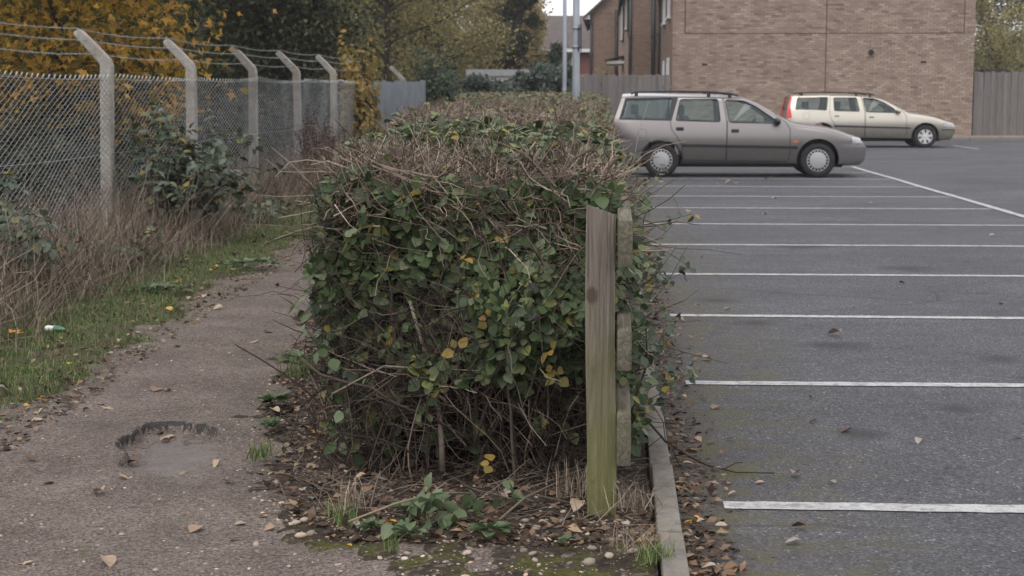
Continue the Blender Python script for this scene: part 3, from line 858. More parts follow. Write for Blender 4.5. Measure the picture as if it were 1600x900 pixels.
# far part of the top and of the kerb side
groups = []
add_nodes(top_pts(4600, 23, 46, .05), 3, (.05, .085), up=.9)
add_nodes(top_pts(420, 11, 22, .05), 3, (.035, .06), up=.7)
add_nodes(side_pts(2600, 13, 46, True, .1, 1.25, .05), 3, (.045, .075))
add_nodes(side_pts(1500, 10, 46, False, .1, 1.25, .05), 3, (.045, .075))
gp_ = [np.concatenate([g[i] for g in groups]) for i in range(3)]
link('far_foliage', leaf_mesh('far_foliage', LEAF_SMALL, gp_, M['hedge_leaf_far']), hedge, kind='stuff')

# a few yellowed sprays low on the kerb side of the front
yn = np.array([at(x, y, 5.5) for x, y in ((868, 572), (872, 588), (858, 545), (715, 548), (765, 500), (722, 405), (770, 725))])
yl = leaflets(rh, yn, np.tile([0, -1.0, .2], (len(yn), 1)), 3, (.03, .05))
leaf_objects(hedge, 'yellow_leaf', LEAF_ROUND, yl, M['gold_leaf'])

# ---- standing stems that show at the foot of the front, each one a stem of its own
nst = 44
sx = np.concatenate([rh.uniform(-1.02, -.02, 30), rh.uniform(-.72, -.1, 14)]); sy = 5.62 + rh.exponential(.10, nst)
st = np.stack([sx, sy, np.full(nst, .0)], -1)
sdir = np.stack([rh.normal(size=nst) * .33, rh.normal(size=nst) * .12 + .02, np.ones(nst)], -1)
SP = walk(rh, st, sdir, rh.uniform(.35, .75, nst), 7, .26)
SP[:, :, 1] = np.maximum(SP[:, :, 1], 5.52)
srad = rh.uniform(.0022, .0052, nst); srad[:5] = [.012, .0075, .0038, .0065, .006]
SP[0] = [at(x, y, 5.66) for x, y in ((692, 735), (690, 690), (686, 640), (676, 600), (668, 560), (655, 520), (640, 470))]
SP[1] = [at(x, y, 5.60) for x, y in ((808, 795), (804, 740), (800, 690), (798, 640), (790, 590), (782, 540), (770, 480))]
SP[2] = [at(x, y, 5.58) for x, y in ((520, 615), (600, 572), (650, 575), (700, 577), (760, 580), (800, 576), (850, 555))]
SP[3] = [at(x, y, 5.62) for x, y in ((470, 560), (500, 585), (540, 597), (580, 605), (610, 625), (640, 640), (670, 645))]
SP[4] = [at(x, y, 5.60) for x, y in ((740, 700), (755, 650), (775, 590), (795, 540), (812, 500), (830, 455), (850, 400))]
for i in range(nst):
    link('stem', tube_mesh('stem', SP[i], srad[i] * np.linspace(1, .5, 7), M['stem' if i in (0, 1, 2) else 'twig'], 6 if i < 5 else 5), hedge)

# ---- all the thinner sticks
batches = []
def sticks(P, r0, r1, sides=3):
    k = P.shape[1]; N = len(P)
    rad = np.linspace(1, .45, k)[None] * rh.uniform(r0, r1, N)[:, None]
    return tubes(P, rad, sides)
nd, nr = front_pts(900, .0, .5, .24); d = np.stack([rh.normal(size=900) * .75, rh.normal(size=900) * .3, np.ones(900) * .8], -1)
batches.append(sticks(np.maximum(walk(rh, nd, d, rh.uniform(.15, .5, 900), 6, .3), [-1.08, 0, 0]), .0010, .0026))
nd, nr = front_pts(950, .25, 1.1, .12)
def tuck(P):
    P[:, :, 0] = np.where(P[:, :, 0] < -1.12, -1.12 + (P[:, :, 0] + 1.12) * .3, P[:, :, 0]); return P
batches.append(sticks(tuck(walk(rh, nd, rand_dirs(rh, 950) * [1, .45, 1], rh.uniform(.12, .42, 950), 5, .22)), .0010, .0028))
nd, nr = front_pts(1500, .0, .95, .34)
batches.append(sticks(tuck(walk(rh, nd, rand_dirs(rh, 1500) + [0, 0, .5], rh.uniform(.2, .5, 1500), 5, .25)), .0012, .0032))
for right, y1 in ((False, 9.5), (True, 13)):
    nd, nr = side_pts(650, 5.6, y1, right, .02, 1.1, .10)
    batches.append(sticks(walk(rh, nd, rand_dirs(rh, 650) + nr * .15 + [0, 0, .4], rh.uniform(.10, .28, 650), 5, .25), .0012, .003))
# the long shoots standing out of the left corner over the path
nd, nr = side_pts(60, 5.55, 6.3, False, .15, .95, .03)
batches.append(sticks(walk(rh, nd, nr + rh.normal(size=(60, 3)) * .35 + [0, 0, .25], rh.uniform(.05, .15, 60), 5, .2), .0012, .0024))
V, F = join_parts(batches); link('twigs', new_mesh('twigs', V, F, False, [M['twig']]), hedge, kind='stuff')
batches = []
def stubs(n, y0, y1, lens, r0, r1, depth=.05, lean=.8, mask=None):
    nd, nr = top_pts(n, y0, y1, depth)
    nd[:, 2] -= .05
    if mask is not None: nd = nd[mask(nd)]
    m = len(nd)
    d = np.stack([rh.normal(size=m) * lean, rh.normal(size=m) * lean - .12, np.ones(m) * .42], -1)
    batches.append(sticks(walk(rh, nd, d, rh.uniform(*lens, m), 5, .38), r0, r1))
stubs(2300, 5.66, 7.0, (.05, .20), .0014, .0042)
stubs(2900, 6.8, 12, (.05, .16), .0014, .0036, mask=lambda q: vnoise(q[:, 0] * 2.2, q[:, 1] * 1.4, 63) < .62)
stubs(8200, 10.5, 26, (.05, .17), .0020, .0042)
stubs(1800, 26, 45, (.08, .22), .003, .005)
nd, nr = front_pts(170, .3, .9, .03)
batches.append(sticks(walk(rh, nd, rand_dirs(rh, 170) * [1, .25, 1], rh.uniform(.12, .4, 170), 6, .22), .0010, .0022))
nd, nr = front_pts(600, .85, 1.12, .07)
batches.append(sticks(walk(rh, nd, rand_dirs(rh, 600) * [1, .8, .6] + [0, -.1, .35], rh.uniform(.1, .36, 600), 5, .2), .0014, .0036))
V, F = join_parts(batches); link('cut_twigs', new_mesh('cut_twigs', V, F, False, [M['cut_twig']]), hedge, kind='stuff')
# thick cut branches among the top twigs, right of the middle
for pts, r0 in (([(790, 350), (800, 325), (815, 290), (826, 262), (845, 232)], .011), ([(830, 352), (852, 315), (872, 280), (893, 250), (925, 232)], .009),
                ([(905, 350), (920, 318), (938, 285), (952, 262), (966, 243)], .009), ([(770, 330), (764, 300), (752, 277), (736, 256), (718, 246)], .006),
                ([(880, 365), (885, 330), (880, 300), (868, 270), (858, 250)], .010), ([(560, 300), (580, 280), (540, 262), (512, 252), (486, 258)], .006),
                ([(640, 310), (612, 290), (585, 272), (556, 258), (530, 245)], .0055), ([(820, 300), (818, 275), (824, 255), (828, 235), (836, 222)], .006)):
    q = [at(x, y, 5.86 + .06 * math.sin(x)) for x, y in pts]
    link('branch', tube_mesh('branch', q, r0 * np.linspace(1, .6, 5), M['stem'], 6), hedge)

# ================================================================ brambles, weeds, grass
def bramble(name, label, base, canes, length, rng, leaf=(.04, .07), spread=(1, 1), mat='bramble_leaf', per=3, up=1.0, nodes=9, group=None, droop=.12, rad=.003, cat='bramble', leafname='leaf', single=60, tmpl=LEAF_OVAL):
    root = empty(name, base, label, cat, group)
    b = np.asarray(base, float)
    s = b + np.stack([rng.normal(size=canes) * .10 * spread[0], rng.normal(size=canes) * .10 * spread[1], np.full(canes, -.02)], -1)
    d = np.stack([rng.normal(size=canes) * .5 * spread[0], rng.normal(size=canes) * .5 * spread[1], np.full(canes, up)], -1)
    P = walk(rng, s, d, rng.uniform(*length, canes), 8, .16, droop)
    P[:, :, 2] = np.maximum(P[:, :, 2], b[2] - .02)
    V, F = tubes(P, np.linspace(1, .35, 8)[None] * rng.uniform(.7, 1.3, canes)[:, None] * rad, 4)
    link('canes', new_mesh('canes', V, F, False, [M['dead_stem']]), root, kind='stuff')
    t = rng.uniform(.25, 1, (canes, nodes)); i = np.clip((t * 7).astype(int), 0, 6); f = t * 7 - i
    ar = np.arange(canes)[:, None]
    nd = (P[ar, i] * (1 - f[..., None]) + P[ar, i + 1] * f[..., None]).reshape(-1, 3) + rng.normal(size=(canes * nodes, 3)) * .025
    nr = unit(nd - (b + [0, 0, .1])) * .6
    prs = leaflets(rng, nd, nr, per, leaf, up=.9)
    k = min(single, len(prs[0]))
    o = np.argsort(prs[0][:, 1] - 1.5 * prs[2][:, 1])
    leaf_objects(root, leafname, tmpl, [q[o[:k]] for q in prs], M[mat])
    if len(o) > k: link('foliage', leaf_mesh('foliage', tmpl, [q[o[k:]] for q in prs], M[mat]), root, kind='stuff')
    return root
rb = np.random.default_rng(303)
p = gp(712, 795, .05); bramble('bramble_plant', 'young bramble with broad green leaflets at the foot of the hedge', (p.x, p.y, .045), 6, (.06, .17), rb, (.045, .066), nodes=4, up=1.0, mat='weed_leaf', droop=.05, rad=.002)
# arching bramble shoots reaching from the hedge over the kerb
for k, (x, y, yy, L) in enumerate(((985, 410, 6.6, .24), (996, 345, 7.4, .26), (1005, 480, 7.0, .30), (1005, 570, 6.6, .30), (985, 610, 5.9, .24))):
    q = at(x, y, yy)
    n = 5
    s = np.repeat(np.array(q)[None], n, 0) + rb.normal(size=(n, 3)) * .05
    P = walk(rb, s, np.array([[.8, -.25, .55]]) + rb.normal(size=(n, 3)) * .35, rb.uniform(.5, 1, n) * L, 6, .15)
    V, F = tubes(P, np.linspace(1, .4, 6)[None] * .0026, 4)
    sh = link('shoot', new_mesh('shoot', V, F, False, [M['dead_stem']]), hedge)
    nd = P[:, 2:].reshape(-1, 3)
    V, F = scatter(LEAF_ROUND[0], LEAF_ROUND[1], *leaflets(rb, nd, np.tile([.5, -.5, .4], (len(nd), 1)), 3, (.022, .042)))
    link('shoot_leaves', new_mesh('shoot_leaves', V, F, True, [M['bramble_leaf']]), sh, kind='stuff')

bushes = (('thick bramble bush with grey green leaves leaning on the wire fence', (-3.93, 14.6, .08), 60, (.8, 1.45), (.36, .6), 13, (.06, .10)),
          ('low bramble with yellowing leaves in the dead grass before the first fence post', (-4.0, 10.4, .08), 30, (.6, 1.05), (1.0, 1.2), 9, (.05, .09)),
          ('sparse bramble trailing over brown stalks beside the thick bush', (-3.85, 12.2, .07), 12, (.3, .6), (.9, 1.2), 6, (.04, .07)),
          ('small bramble at the grass edge beyond the thick bush', (-3.75, 16.6, .08), 14, (.35, .7), (.9, 1.3), 8, (.05, .08)))
for lab, b, c, L, sp, nn, lf in bushes:
    bramble('bramble_bush', lab, b, c, L, rb, lf, sp, nodes=nn, rad=.0042, single=70, droop=.10)
q = gp(640, 700, .05)
bramble('bramble_plant', 'dark bramble sprig growing inside the foot of the hedge', (q.x, q.y - .02, .045), 7, (.2, .42), rb, (.045, .07), nodes=5, mat='hedge_leaf', droop=.08, rad=.002)

def weed(label, px, py, n, size, hgt, group=None, z=.03, tilt=.75, mat='weed_leaf', spread=.5):
    c = gp(px, py, z)
    root = empty('weed', c, label, 'weed', group)
    a = rb.uniform(0, 2 * np.pi, n); rr = rb.uniform(0, 1, n)
    d = np.stack([np.cos(a), np.sin(a), .10 + .55 * tilt * (1 - rr)], -1)
    nrm = np.stack([-np.cos(a) * .4, -np.sin(a) * .4, np.ones(n)], -1) + rb.normal(size=(n, 3)) * .2
    pos = np.array(c) + np.stack([np.cos(a) * rr * size * spread, np.sin(a) * rr * size * spread, hgt * (1 - rr * .6)], -1)
    s = rb.uniform(.55, 1, n) * size * 1.35
    leaf_objects(root, 'leaf', LEAF_OVAL, (pos, frames(nrm, d), np.stack([s * .9, s, s], -1)), M[mat])
weed('pale green leafy weed in the pebbly soil before the post', 765, 835, 22, .055, .02)
weed('flat rosette weed between the moss and the young bramble', 640, 835, 24, .040, .012)
weed('clump of small round leaved weed by the tan grass tuft', 578, 828, 30, .034, .018)
weed('trailing clover like weed just below the young bramble', 628, 800, 26, .032, .02)
weed('feathery green weed on the path edge left of the hedge', 430, 632, 34, .06, .03)
weed('broad green weed at the left foot of the hedge', 465, 575, 30, .075, .05)
weed('small weed with rounded leaves among litter beside the path edge', 425, 668, 24, .042, .02)
weed('tiny pale weed beside the foot of the timber post', 885, 852, 14, .026, .02)
weed('leafy green weed on the verge beside the path', 255, 455, 110, .045, .03, z=.035, spread=5)
weed('spreading pale weed on the verge opposite the hedge corner', 395, 415, 120, .055, .03, z=.04, spread=5)

def blades(name, pos, h, w, mat, rng, lean=.35, parent=None, bend=.3, **k):
    h = np.asarray(h, float)
    N = len(pos); a = rng.uniform(0, 2 * np.pi, N)
    d = np.stack([np.cos(a), np.sin(a), 0 * a], -1); side = np.stack([-np.sin(a), np.cos(a), 0 * a], -1)
    ln = np.abs(rng.normal(size=N)) * lean
    hh = (rng.uniform(.5, 1.0, N) * h)[:, None]; ww = (rng.uniform(.6, 1.2, N) * w)[:, None]
    b = np.asarray(pos); m = b + hh * (.55 * UP + d * ln[:, None] * .45); t = b + hh * (UP * (1 - bend * ln[:, None]) + d * ln[:, None] * 1.25)
    V = np.stack([b - side * ww, b + side * ww, m - side * ww * .7, m + side * ww * .7, t], 1).reshape(-1, 3)
    o = (np.arange(N) * 5)[:, None]
    return link(name, new_mesh(name, V, [o + np.array([[0, 1, 3, 2]]), o + np.array([[2, 3, 4]])], False, [M[mat]]), parent, **k)
rg = np.random.default_rng(404)
def verge_pts(n, y0, y1, d0, d1, pw=1.6):
    y = y0 + (y1 - y0) * rg.random(n) ** pw; x = path_l(y) - rg.uniform(d0, d1, n)
    return np.stack([x, y, verge_z(x, y) - .004], -1)
p1 = verge_pts(85000, 5.4, 30, -.12, 1.25)
p1 = p1[vnoise(p1[:, 0] * 2.4, p1[:, 1] * 2.4, 71) + rg.random(len(p1)) * .5 > .42]
blades('short_grass', p1, .060, .0021, 'grass', rg, .6, label='short green grass along the verge beside the path', cat='grass', kind='stuff')
p2 = verge_pts(24000, 7.0, 38, .42, 2.1, 1.3)
p2 = p2[vnoise(p2[:, 0] * 1.7, p2[:, 1] * 1.1, 72) > .42]
p2[:, 2] -= .01
d2 = np.clip((path_l(p2[:, 1]) - p2[:, 0] - .40) / .8, .08, 1); p2 = p2[d2 > rg.random(len(p2)) * .9]
d2 = np.clip((path_l(p2[:, 1]) - p2[:, 0] - .40) / .8, .08, 1)
blades('dry_grass', p2, .16 + .46 * d2, .0028, 'dry_grass', rg, .62, label='tall dry tan grass along the foot of the wire fence', cat='grass', kind='stuff')
# brown stalks standing and leaning among the dry grass
ns = 3400; b = verge_pts(ns, 7.4, 34, .6, 2.1, 1.3)
P = walk(rg, b, np.stack([rg.normal(size=ns) * .42 + .05, rg.normal(size=ns) * .45, np.ones(ns)], -1), rg.uniform(.3, .95, ns), 6, .2, .05)
V, F = tubes(P, np.linspace(1, .4, 6)[None] * rg.uniform(.0018, .0042, ns)[:, None], 3)
link('dead_stalks', new_mesh('dead_stalks', V, F, False, [M['dead_stem']]), label='brown dead stalks tangled in the dry grass by the fence', cat='dead stalks', kind='stuff')
# two russet dock stands
for px, Y, h, lab in ((494, 21.5, 1.05, 'russet dock seed stalk standing by the fence beyond the dry grass'), (522, 24.0, .8, 'shorter russet dock stalk between fence and hedge')):
    c = at(px, 300, Y); base = (c.x, Y, verge_z(np.array(c.x), np.array(Y)).item() - .02)
    root = empty('dock_plant', base, lab, 'dock plant')
    n = 7; s = np.array(base) + rg.normal(size=(n, 3)) * [.06, .1, 0]
    P = walk(rg, s, np.stack([rg.normal(size=n) * .1, rg.normal(size=n) * .1, np.ones(n)], -1), rg.uniform(.75, 1, n) * h, 7, .05)
    V, F = tubes(P, .006, 4); link('stalk', new_mesh('stalk', V, F, False, [M['dead_stem']]), root)
    nd = P[:, 3:, :].reshape(-1, 3).repeat(40, 0) + rg.normal(size=(n * 4 * 40, 3)) * [.03, .03, .07]
    V, F = scatter(LEAF_SMALL[0], LEAF_SMALL[1], nd, frames(rand_dirs(rg, len(nd)), rand_dirs(rg, len(nd))), rg.uniform(.02, .04, len(nd)))
    link('seed_head', new_mesh('seed_head', V, F, False, [plain('dock_seed', (.085, .045, .04), .9, .1)]), root, kind='stuff')
def tuft(label, px, py, n, h, w, mat, z=.03, rad=.03, lean=.5, cat='grass tuft', dxy=(1, 1)):
    c = gp(px, py, z); root = empty('grass_tuft', c, label, cat)
    pos = np.array(c) + np.stack([rg.normal(size=n) * rad * dxy[0], rg.normal(size=n) * rad * dxy[1], np.zeros(n) - .01], -1)
    blades('blades', pos, h, w, mat, rg, lean, root, kind='stuff')
tuft('bright green grass tuft on the litter left of the hedge', 410, 712, 70, .10, .0022, 'grass')
tuft('dry tan grass tuft at the left front of the hedge', 545, 795, 90, .15, .0016, 'dry_grass', lean=.6)
tuft('green grass blades below the tan tuft', 533, 812, 60, .09, .002, 'grass')
tuft('thin green grass sprig on the moss before the young bramble', 617, 855, 26, .07, .0018, 'grass', rad=.012)
tuft('pale dry grass tuft against the foot of the kerb beyond the post', 990, 790, 80, .12, .0016, 'dry_grass', lean=.7, z=.06, rad=.04)
tuft('flattened tan grass between the post and the kerb', 995, 852, 90, .10, .0016, 'dry_grass', lean=1.0, z=.05, rad=.05)
tuft('green grass tuft against the near end of the kerb', 1022, 868, 120, .07, .002, 'grass', lean=.5, z=.05, rad=.03)
tuft('straw coloured tuft at the left side of the timber post', 895, 772, 60, .17, .0016, 'dry_grass', lean=.55, z=.05, rad=.04)
tuft('long green grass tuft at the left hedge corner', 470, 585, 90, .16, .0024, 'grass', rad=.05)

# ================================================================ trees
def tree(name, label, base, height, crown, leaf, mat, rng, trunk_r=.14, limbs=16, subs=9, leaves=26, size=(.06, .10), lo=.2, droop=0.0, tmpl=LEAF_SMALL, lmat=None, wobl=.16, group=None, scat=.28, cat='tree'):
    """crown: (rx, ry) reach of the limbs; leaves hang in clumps on the ends of the side branches"""
    root = empty(name, base, label, cat, group); b = np.asarray(base, float)
    tp = walk(rng, b[None] - [0, 0, .1], np.array([[rng.normal() * .05, rng.normal() * .05, 1.0]]), height * .92, 9, .05)
    parts = [tubes(tp, np.linspace(trunk_r, trunk_r * .15, 9)[None], 8)]
    t = np.sort(rng.uniform(lo, .98, limbs)); i = np.clip((t * 8).astype(int), 0, 7); f = (t * 8 - i)[:, None]
    s = tp[0][i] * (1 - f) + tp[0][i + 1] * f
    a = np.arange(limbs) * 2.4 + rng.normal(size=limbs) * .5
    env = np.sin(np.clip((t - lo) / (1 - lo) * .86 + .14, 0, 1) * np.pi) ** .6          # widest in the middle
    reach = env * rng.uniform(.75, 1.1, limbs)
    d = np.stack([np.cos(a) * crown[0], np.sin(a) * crown[1], (.35 + .7 * t) * np.mean(crown)], -1)
    L = np.linalg.norm(d[:, :2], axis=1) * reach
    P1 = walk(rng, s, d, L * 1.15, 6, wobl, droop * .3)
    parts.append(tubes(P1, np.linspace(1, .25, 6)[None] * (trunk_r * .32 * (1.1 - .6 * t))[:, None], 5))
    u = rng.uniform(.3, 1, (limbs, subs)); i = np.clip((u * 5).astype(int), 0, 4); f = (u * 5 - i)[..., None]
    ar = np.arange(limbs)[:, None]
    s2 = (P1[ar, i] * (1 - f) + P1[ar, i + 1] * f).reshape(-1, 3)
    d2 = np.repeat(unit(d), subs, 0) * .7 + rng.normal(size=(limbs * subs, 3)) * .7 - UP * droop
    P2 = walk(rng, s2, d2, np.repeat(L, subs) * rng.uniform(.25, .5, limbs * subs), 5, .22, droop * .5)
    parts.append(tubes(P2, np.linspace(1, .3, 5)[None] * trunk_r * .07, 3))
    V, F = join_parts(parts)
    link('trunk', new_mesh('trunk', V, F, True, [M[lmat or 'bark']]), root)
    w = rng.integers(1, 5, (len(P2), leaves))
    nd = P2[np.arange(len(P2))[:, None], w].reshape(-1, 3)
    nd = nd + rng.normal(size=nd.shape) * scat * np.mean(crown) * .32 - UP * np.abs(rng.normal(size=(len(nd), 1))) * droop * .5
    nd = nd[nd[:, 2] > b[2] + .15]
    n = len(nd)
    nrm = rng.normal(size=(n, 3)) * .7 + UP * .6
    dr = rng.normal(size=(n, 3)) * .8 - UP * (.4 + droop)
    sz = rng.uniform(*size, n)
    V, F = scatter(tmpl[0], tmpl[1], nd, frames(nrm, dr), np.stack([sz, sz, sz], -1))
    link('crown', new_mesh('crown', V, F, False, [M[leaf]]), root, kind='stuff')
    return root
rt = np.random.default_rng(505)
def tb(px, Y): q = at(px, 200, Y); return (q.x, Y, -.02)
tree('maple_tree', 'golden autumn maple with large leaves overhanging the wire fence', tb(85, 19.8), 7.0, (2.0, 2.5), 'maple_leaf', 0, rt, .16, 34, 13, 62, (.08, .14), .14, .06, LEAF_MAPLE, scat=.42)
tree('maple_tree', 'smaller golden maple half hidden beyond the big golden maple', tb(20, 25.5), 7.5, (2.8, 2.6), 'maple_leaf', 0, rt, .14, 26, 11, 44, (.10, .17), .12, .06, LEAF_MAPLE, scat=.42)
tree('evergreen_tree', 'dense dark green tree beyond the golden maple', tb(440, 31), 8.5, (1.9, 2.0), 'dark_tree_leaf', 0, rt, .15, 40, 13, 90, (.08, .14), .08, .02, scat=.40)
tree('evergreen_tree', 'broad dark evergreen filling the gap left of the olive tree', tb(330, 40), 9.5, (3.0, 2.6), 'dark_tree_leaf', 0, rt, .18, 40, 13, 90, (.13, .21), .06, .02, scat=.42)
tree('evergreen_tree', 'dark evergreen far behind the golden maples', tb(120, 38), 9.0, (3.2, 2.6), 'dark_tree_leaf', 0, rt, .18, 40, 13, 80, (.14, .23), .06, .02, scat=.42)
tree('olive_tree', 'olive brown thinning tree behind the end of the wire fence', tb(610, 48), 9.0, (2.7, 2.4), 'olive_leaf', 0, rt, .15, 36, 13, 44, (.08, .14), .10, .10, scat=.40)
tree('olive_tree', 'tall pale olive tree right of the thinning olive tree', tb(690, 62), 11.0, (2.6, 2.6), 'olive_leaf', 0, rt, .16, 38, 13, 46, (.11, .18), .08, .12, scat=.40)
tree('brown_tree', 'dark trunked tree with brown autumn leaves beside the weeping willow', tb(745, 72), 12.0, (1.7, 2.2), 'brown_leaf', 0, rt, .42, 34, 12, 32, (.12, .19), .12, .16, scat=.36)
tree('conifer', 'dark narrow conifer standing behind the brown leaved tree', tb(788, 66), 10.5, (.75, .9), 'dark_tree_leaf', 0, rt, .30, 44, 11, 46, (.10, .17), .12, .14, scat=.34)
tree('willow_tree', 'golden weeping willow with hanging strands before the red house', tb(828, 80), 11.0, (1.25, 1.6), 'willow_leaf', 0, rt, .14, 40, 13, 46, (.10, .17), .12, .6, scat=.26)
tree('conifer', 'small blue green conifer in front of the red house', tb(866, 78), 4.6, (.75, .8), 'conifer_leaf', 0, rt, .09, 30, 8, 24, (.09, .14), .05, .10, scat=.32)
for px, Y, h, rx, lf, lab in ((560, 90, 14, 4.2, 'brown_leaf', 'hazy brown tree far behind the thinning olive tree'), (640, 100, 15, 4.4, 'olive_leaf', 'tall hazy olive tree in the far tree belt'), (715, 105, 15, 3.6, 'brown_leaf', 'tall hazy brown tree in the far tree belt'), (806, 113, 6.6, 2.6, 'olive_leaf', 'low far tree behind the flat roofed garage'),
                             (430, 60, 12, 4.0, 'dark_tree_leaf', 'big dark tree behind the dense dark green tree'), (240, 58, 12, 4.4, 'dark_tree_leaf', 'wide dark tree behind the golden maples'), (520, 64, 12, 3.2, 'olive_leaf', 'olive tree between the dark trees and the thinning olive tree')):
    tree('background_tree', lab, tb(px, Y), h, (rx, rx), lf, 0, rt, .22, 38, 12, 70, (.24, .38), .04, .06, scat=.44, group='trees of the far belt')
tree('yellow_tree', 'yellow green tree behind the grey fence right of the brick house', tb(1572, 76), 6.6, (2.1, 2.1), 'olive_leaf', 0, rt, .14, 34, 12, 38, (.10, .16), .10, .08, scat=.34)
tree('evergreen_tree', 'dark green tree touching the right corner of the brick house', tb(1545, 92), 10.5, (2.6, 2.8), 'dark_tree_leaf', 0, rt, .2, 34, 12, 40, (.14, .22), .06, .04, scat=.36)
tree('evergreen_tree', 'tall dark tree behind the yellow green tree', tb(1620, 98), 12, (3.6, 3.4), 'dark_tree_leaf', 0, rt, .2, 34, 12, 40, (.14, .22), .06, .04, scat=.36)

# ---- bushes and climbers made as leaf shells on a thicket of sticks
def bush(name, label, c, r, n, size, mat, rng, tmpl=LEAF_SMALL, cat='shrub', group=None, power=.28, lump=.3, boxy=1.0):
    """c: centre of the foot; r: (rx, ry, height)"""
    root = empty(name, c, label, cat, group); c = np.asarray(c, float); r = np.asarray(r, float)
    d = rand_dirs(rng, n); d[:, 2] = np.abs(d[:, 2]) * 1.0
    sup = np.sign(d) * np.abs(d) ** boxy
    q = 1 - rng.random(n) * power
    lumps = 1 + lump * (vnoise(d[:, 0] * 3 + 9, d[:, 2] * 3 + d[:, 1] * 2, 81) - .5) * 2
    pos = c + sup * r * (q * lumps)[:, None]
    pos = pos[pos[:, 2] > c[2] + .02]; n = len(pos)
    m = 60; s = np.repeat(c[None], m, 0) + rng.normal(size=(m, 3)) * r * [.25, .25, 0]
    e = c + sup[:m] * r * .9
    tt = np.linspace(0, 1, 6)[None, :, None]
    P = s[:, None] * (1 - tt) + e[:, None] * tt + rng.normal(size=(m, 6, 3)) * r * .03; P[:, 0] = s
    V, F = tubes(P, np.linspace(1, .3, 6)[None] * .012 * r[2], 4)
    link('stems', new_mesh('stems', V, F, False, [M['bark']]), root, kind='stuff')
    nrm = unit((pos - c) / r) + UP * .4 + rng.normal(size=(n, 3)) * .45
    V, F = scatter(tmpl[0], tmpl[1], pos, frames(nrm, rng.normal(size=(n, 3)) - UP * .6), rng.uniform(*size, n))
    link('foliage', new_mesh('foliage', V, F, False, [M[mat]]), root, kind='stuff')
    return root
def cb(px, Y, z=-.02): q = at(px, 200, Y); return (q.x, Y, z)
bush('shrub', 'tall dark green ivy clad shrub at the end of the wire fence', cb(684, 42), (.62, .9, 2.55), 5600, (.07, .12), 'conifer_leaf', rt, boxy=.6)
bush('climber', 'golden climbing vine smothering the wire fence', (FX + .05, 28.7, .1), (.28, 1.0, 2.1), 2600, (.07, .13), 'gold_leaf', rt, LEAF_OVAL, boxy=.7, lump=.5, power=.6)
bush('climber', 'loose yellow vine spilling over the fence top', (FX - .4, 30.5, .1), (.5, 1.6, 2.6), 900, (.07, .12), 'gold_leaf', rt, LEAF_OVAL, boxy=.8, lump=.6, power=.6)
bush('shrub', 'small bush peeping over the grey board fence below the porch', cb(944, 58), (.6, .6, 2.55), 1600, (.07, .12), 'olive_leaf', rt)
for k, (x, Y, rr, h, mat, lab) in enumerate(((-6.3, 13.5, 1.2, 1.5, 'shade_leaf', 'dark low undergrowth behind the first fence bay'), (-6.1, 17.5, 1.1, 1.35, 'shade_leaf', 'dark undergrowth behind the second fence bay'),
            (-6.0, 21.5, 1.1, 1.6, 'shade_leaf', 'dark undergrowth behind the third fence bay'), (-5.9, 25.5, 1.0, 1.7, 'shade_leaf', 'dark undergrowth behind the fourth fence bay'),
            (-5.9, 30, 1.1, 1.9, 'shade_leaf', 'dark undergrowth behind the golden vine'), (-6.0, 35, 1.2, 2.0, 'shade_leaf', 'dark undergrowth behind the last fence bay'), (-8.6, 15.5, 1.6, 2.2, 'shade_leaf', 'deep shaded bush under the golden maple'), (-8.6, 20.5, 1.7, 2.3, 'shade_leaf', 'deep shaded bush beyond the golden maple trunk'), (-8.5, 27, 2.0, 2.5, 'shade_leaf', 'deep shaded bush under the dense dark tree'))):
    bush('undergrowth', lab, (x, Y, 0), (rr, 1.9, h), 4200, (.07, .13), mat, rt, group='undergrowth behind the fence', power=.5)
# ivy over an old fence
ivy = empty('ivy_hedge', (-3, 50, 0), 'dark ivy mound covering an old fence before the garage', 'ivy')
n = 9000; x0, x1 = at(722, 150, 50).x, at(893, 150, 50).x
ix = rt.uniform(x0, x1, n); u = rt.random(n)
top = 1.95 + .40 * sstep(.35, .75, (ix - x0) / (x1 - x0)) * (.75 + .5 * vnoise(ix * 2.2, ix * 0, 91)) + (vnoise(ix * 3.5, ix * 0, 92) - .5) * .25
iz = u ** .8 * top; bl = (vnoise(ix * 2.5, iz * 2.5, 93) - .5) * .6
iy = 49.9 + bl + np.abs(rt.normal(size=n)) * .12 + .5 * (u > .93) * rt.random(n)
pos = np.stack([ix, iy, iz], -1)
V, F = scatter(LEAF_OVAL[0], LEAF_OVAL[1], pos, frames(np.tile([0, -1, .6], (n, 1)) + rt.normal(size=(n, 3)) * .5, rt.normal(size=(n, 3)) - UP * .8), rt.uniform(.08, .15, n))
link('foliage', new_mesh('foliage', V, F, True, [M['ivy_leaf']]), ivy, kind='stuff')
box('old_fence', x0 + .1, x1 - .1, 50.15, 50.22, -.1, 1.85, M['dark_core'], ivy)

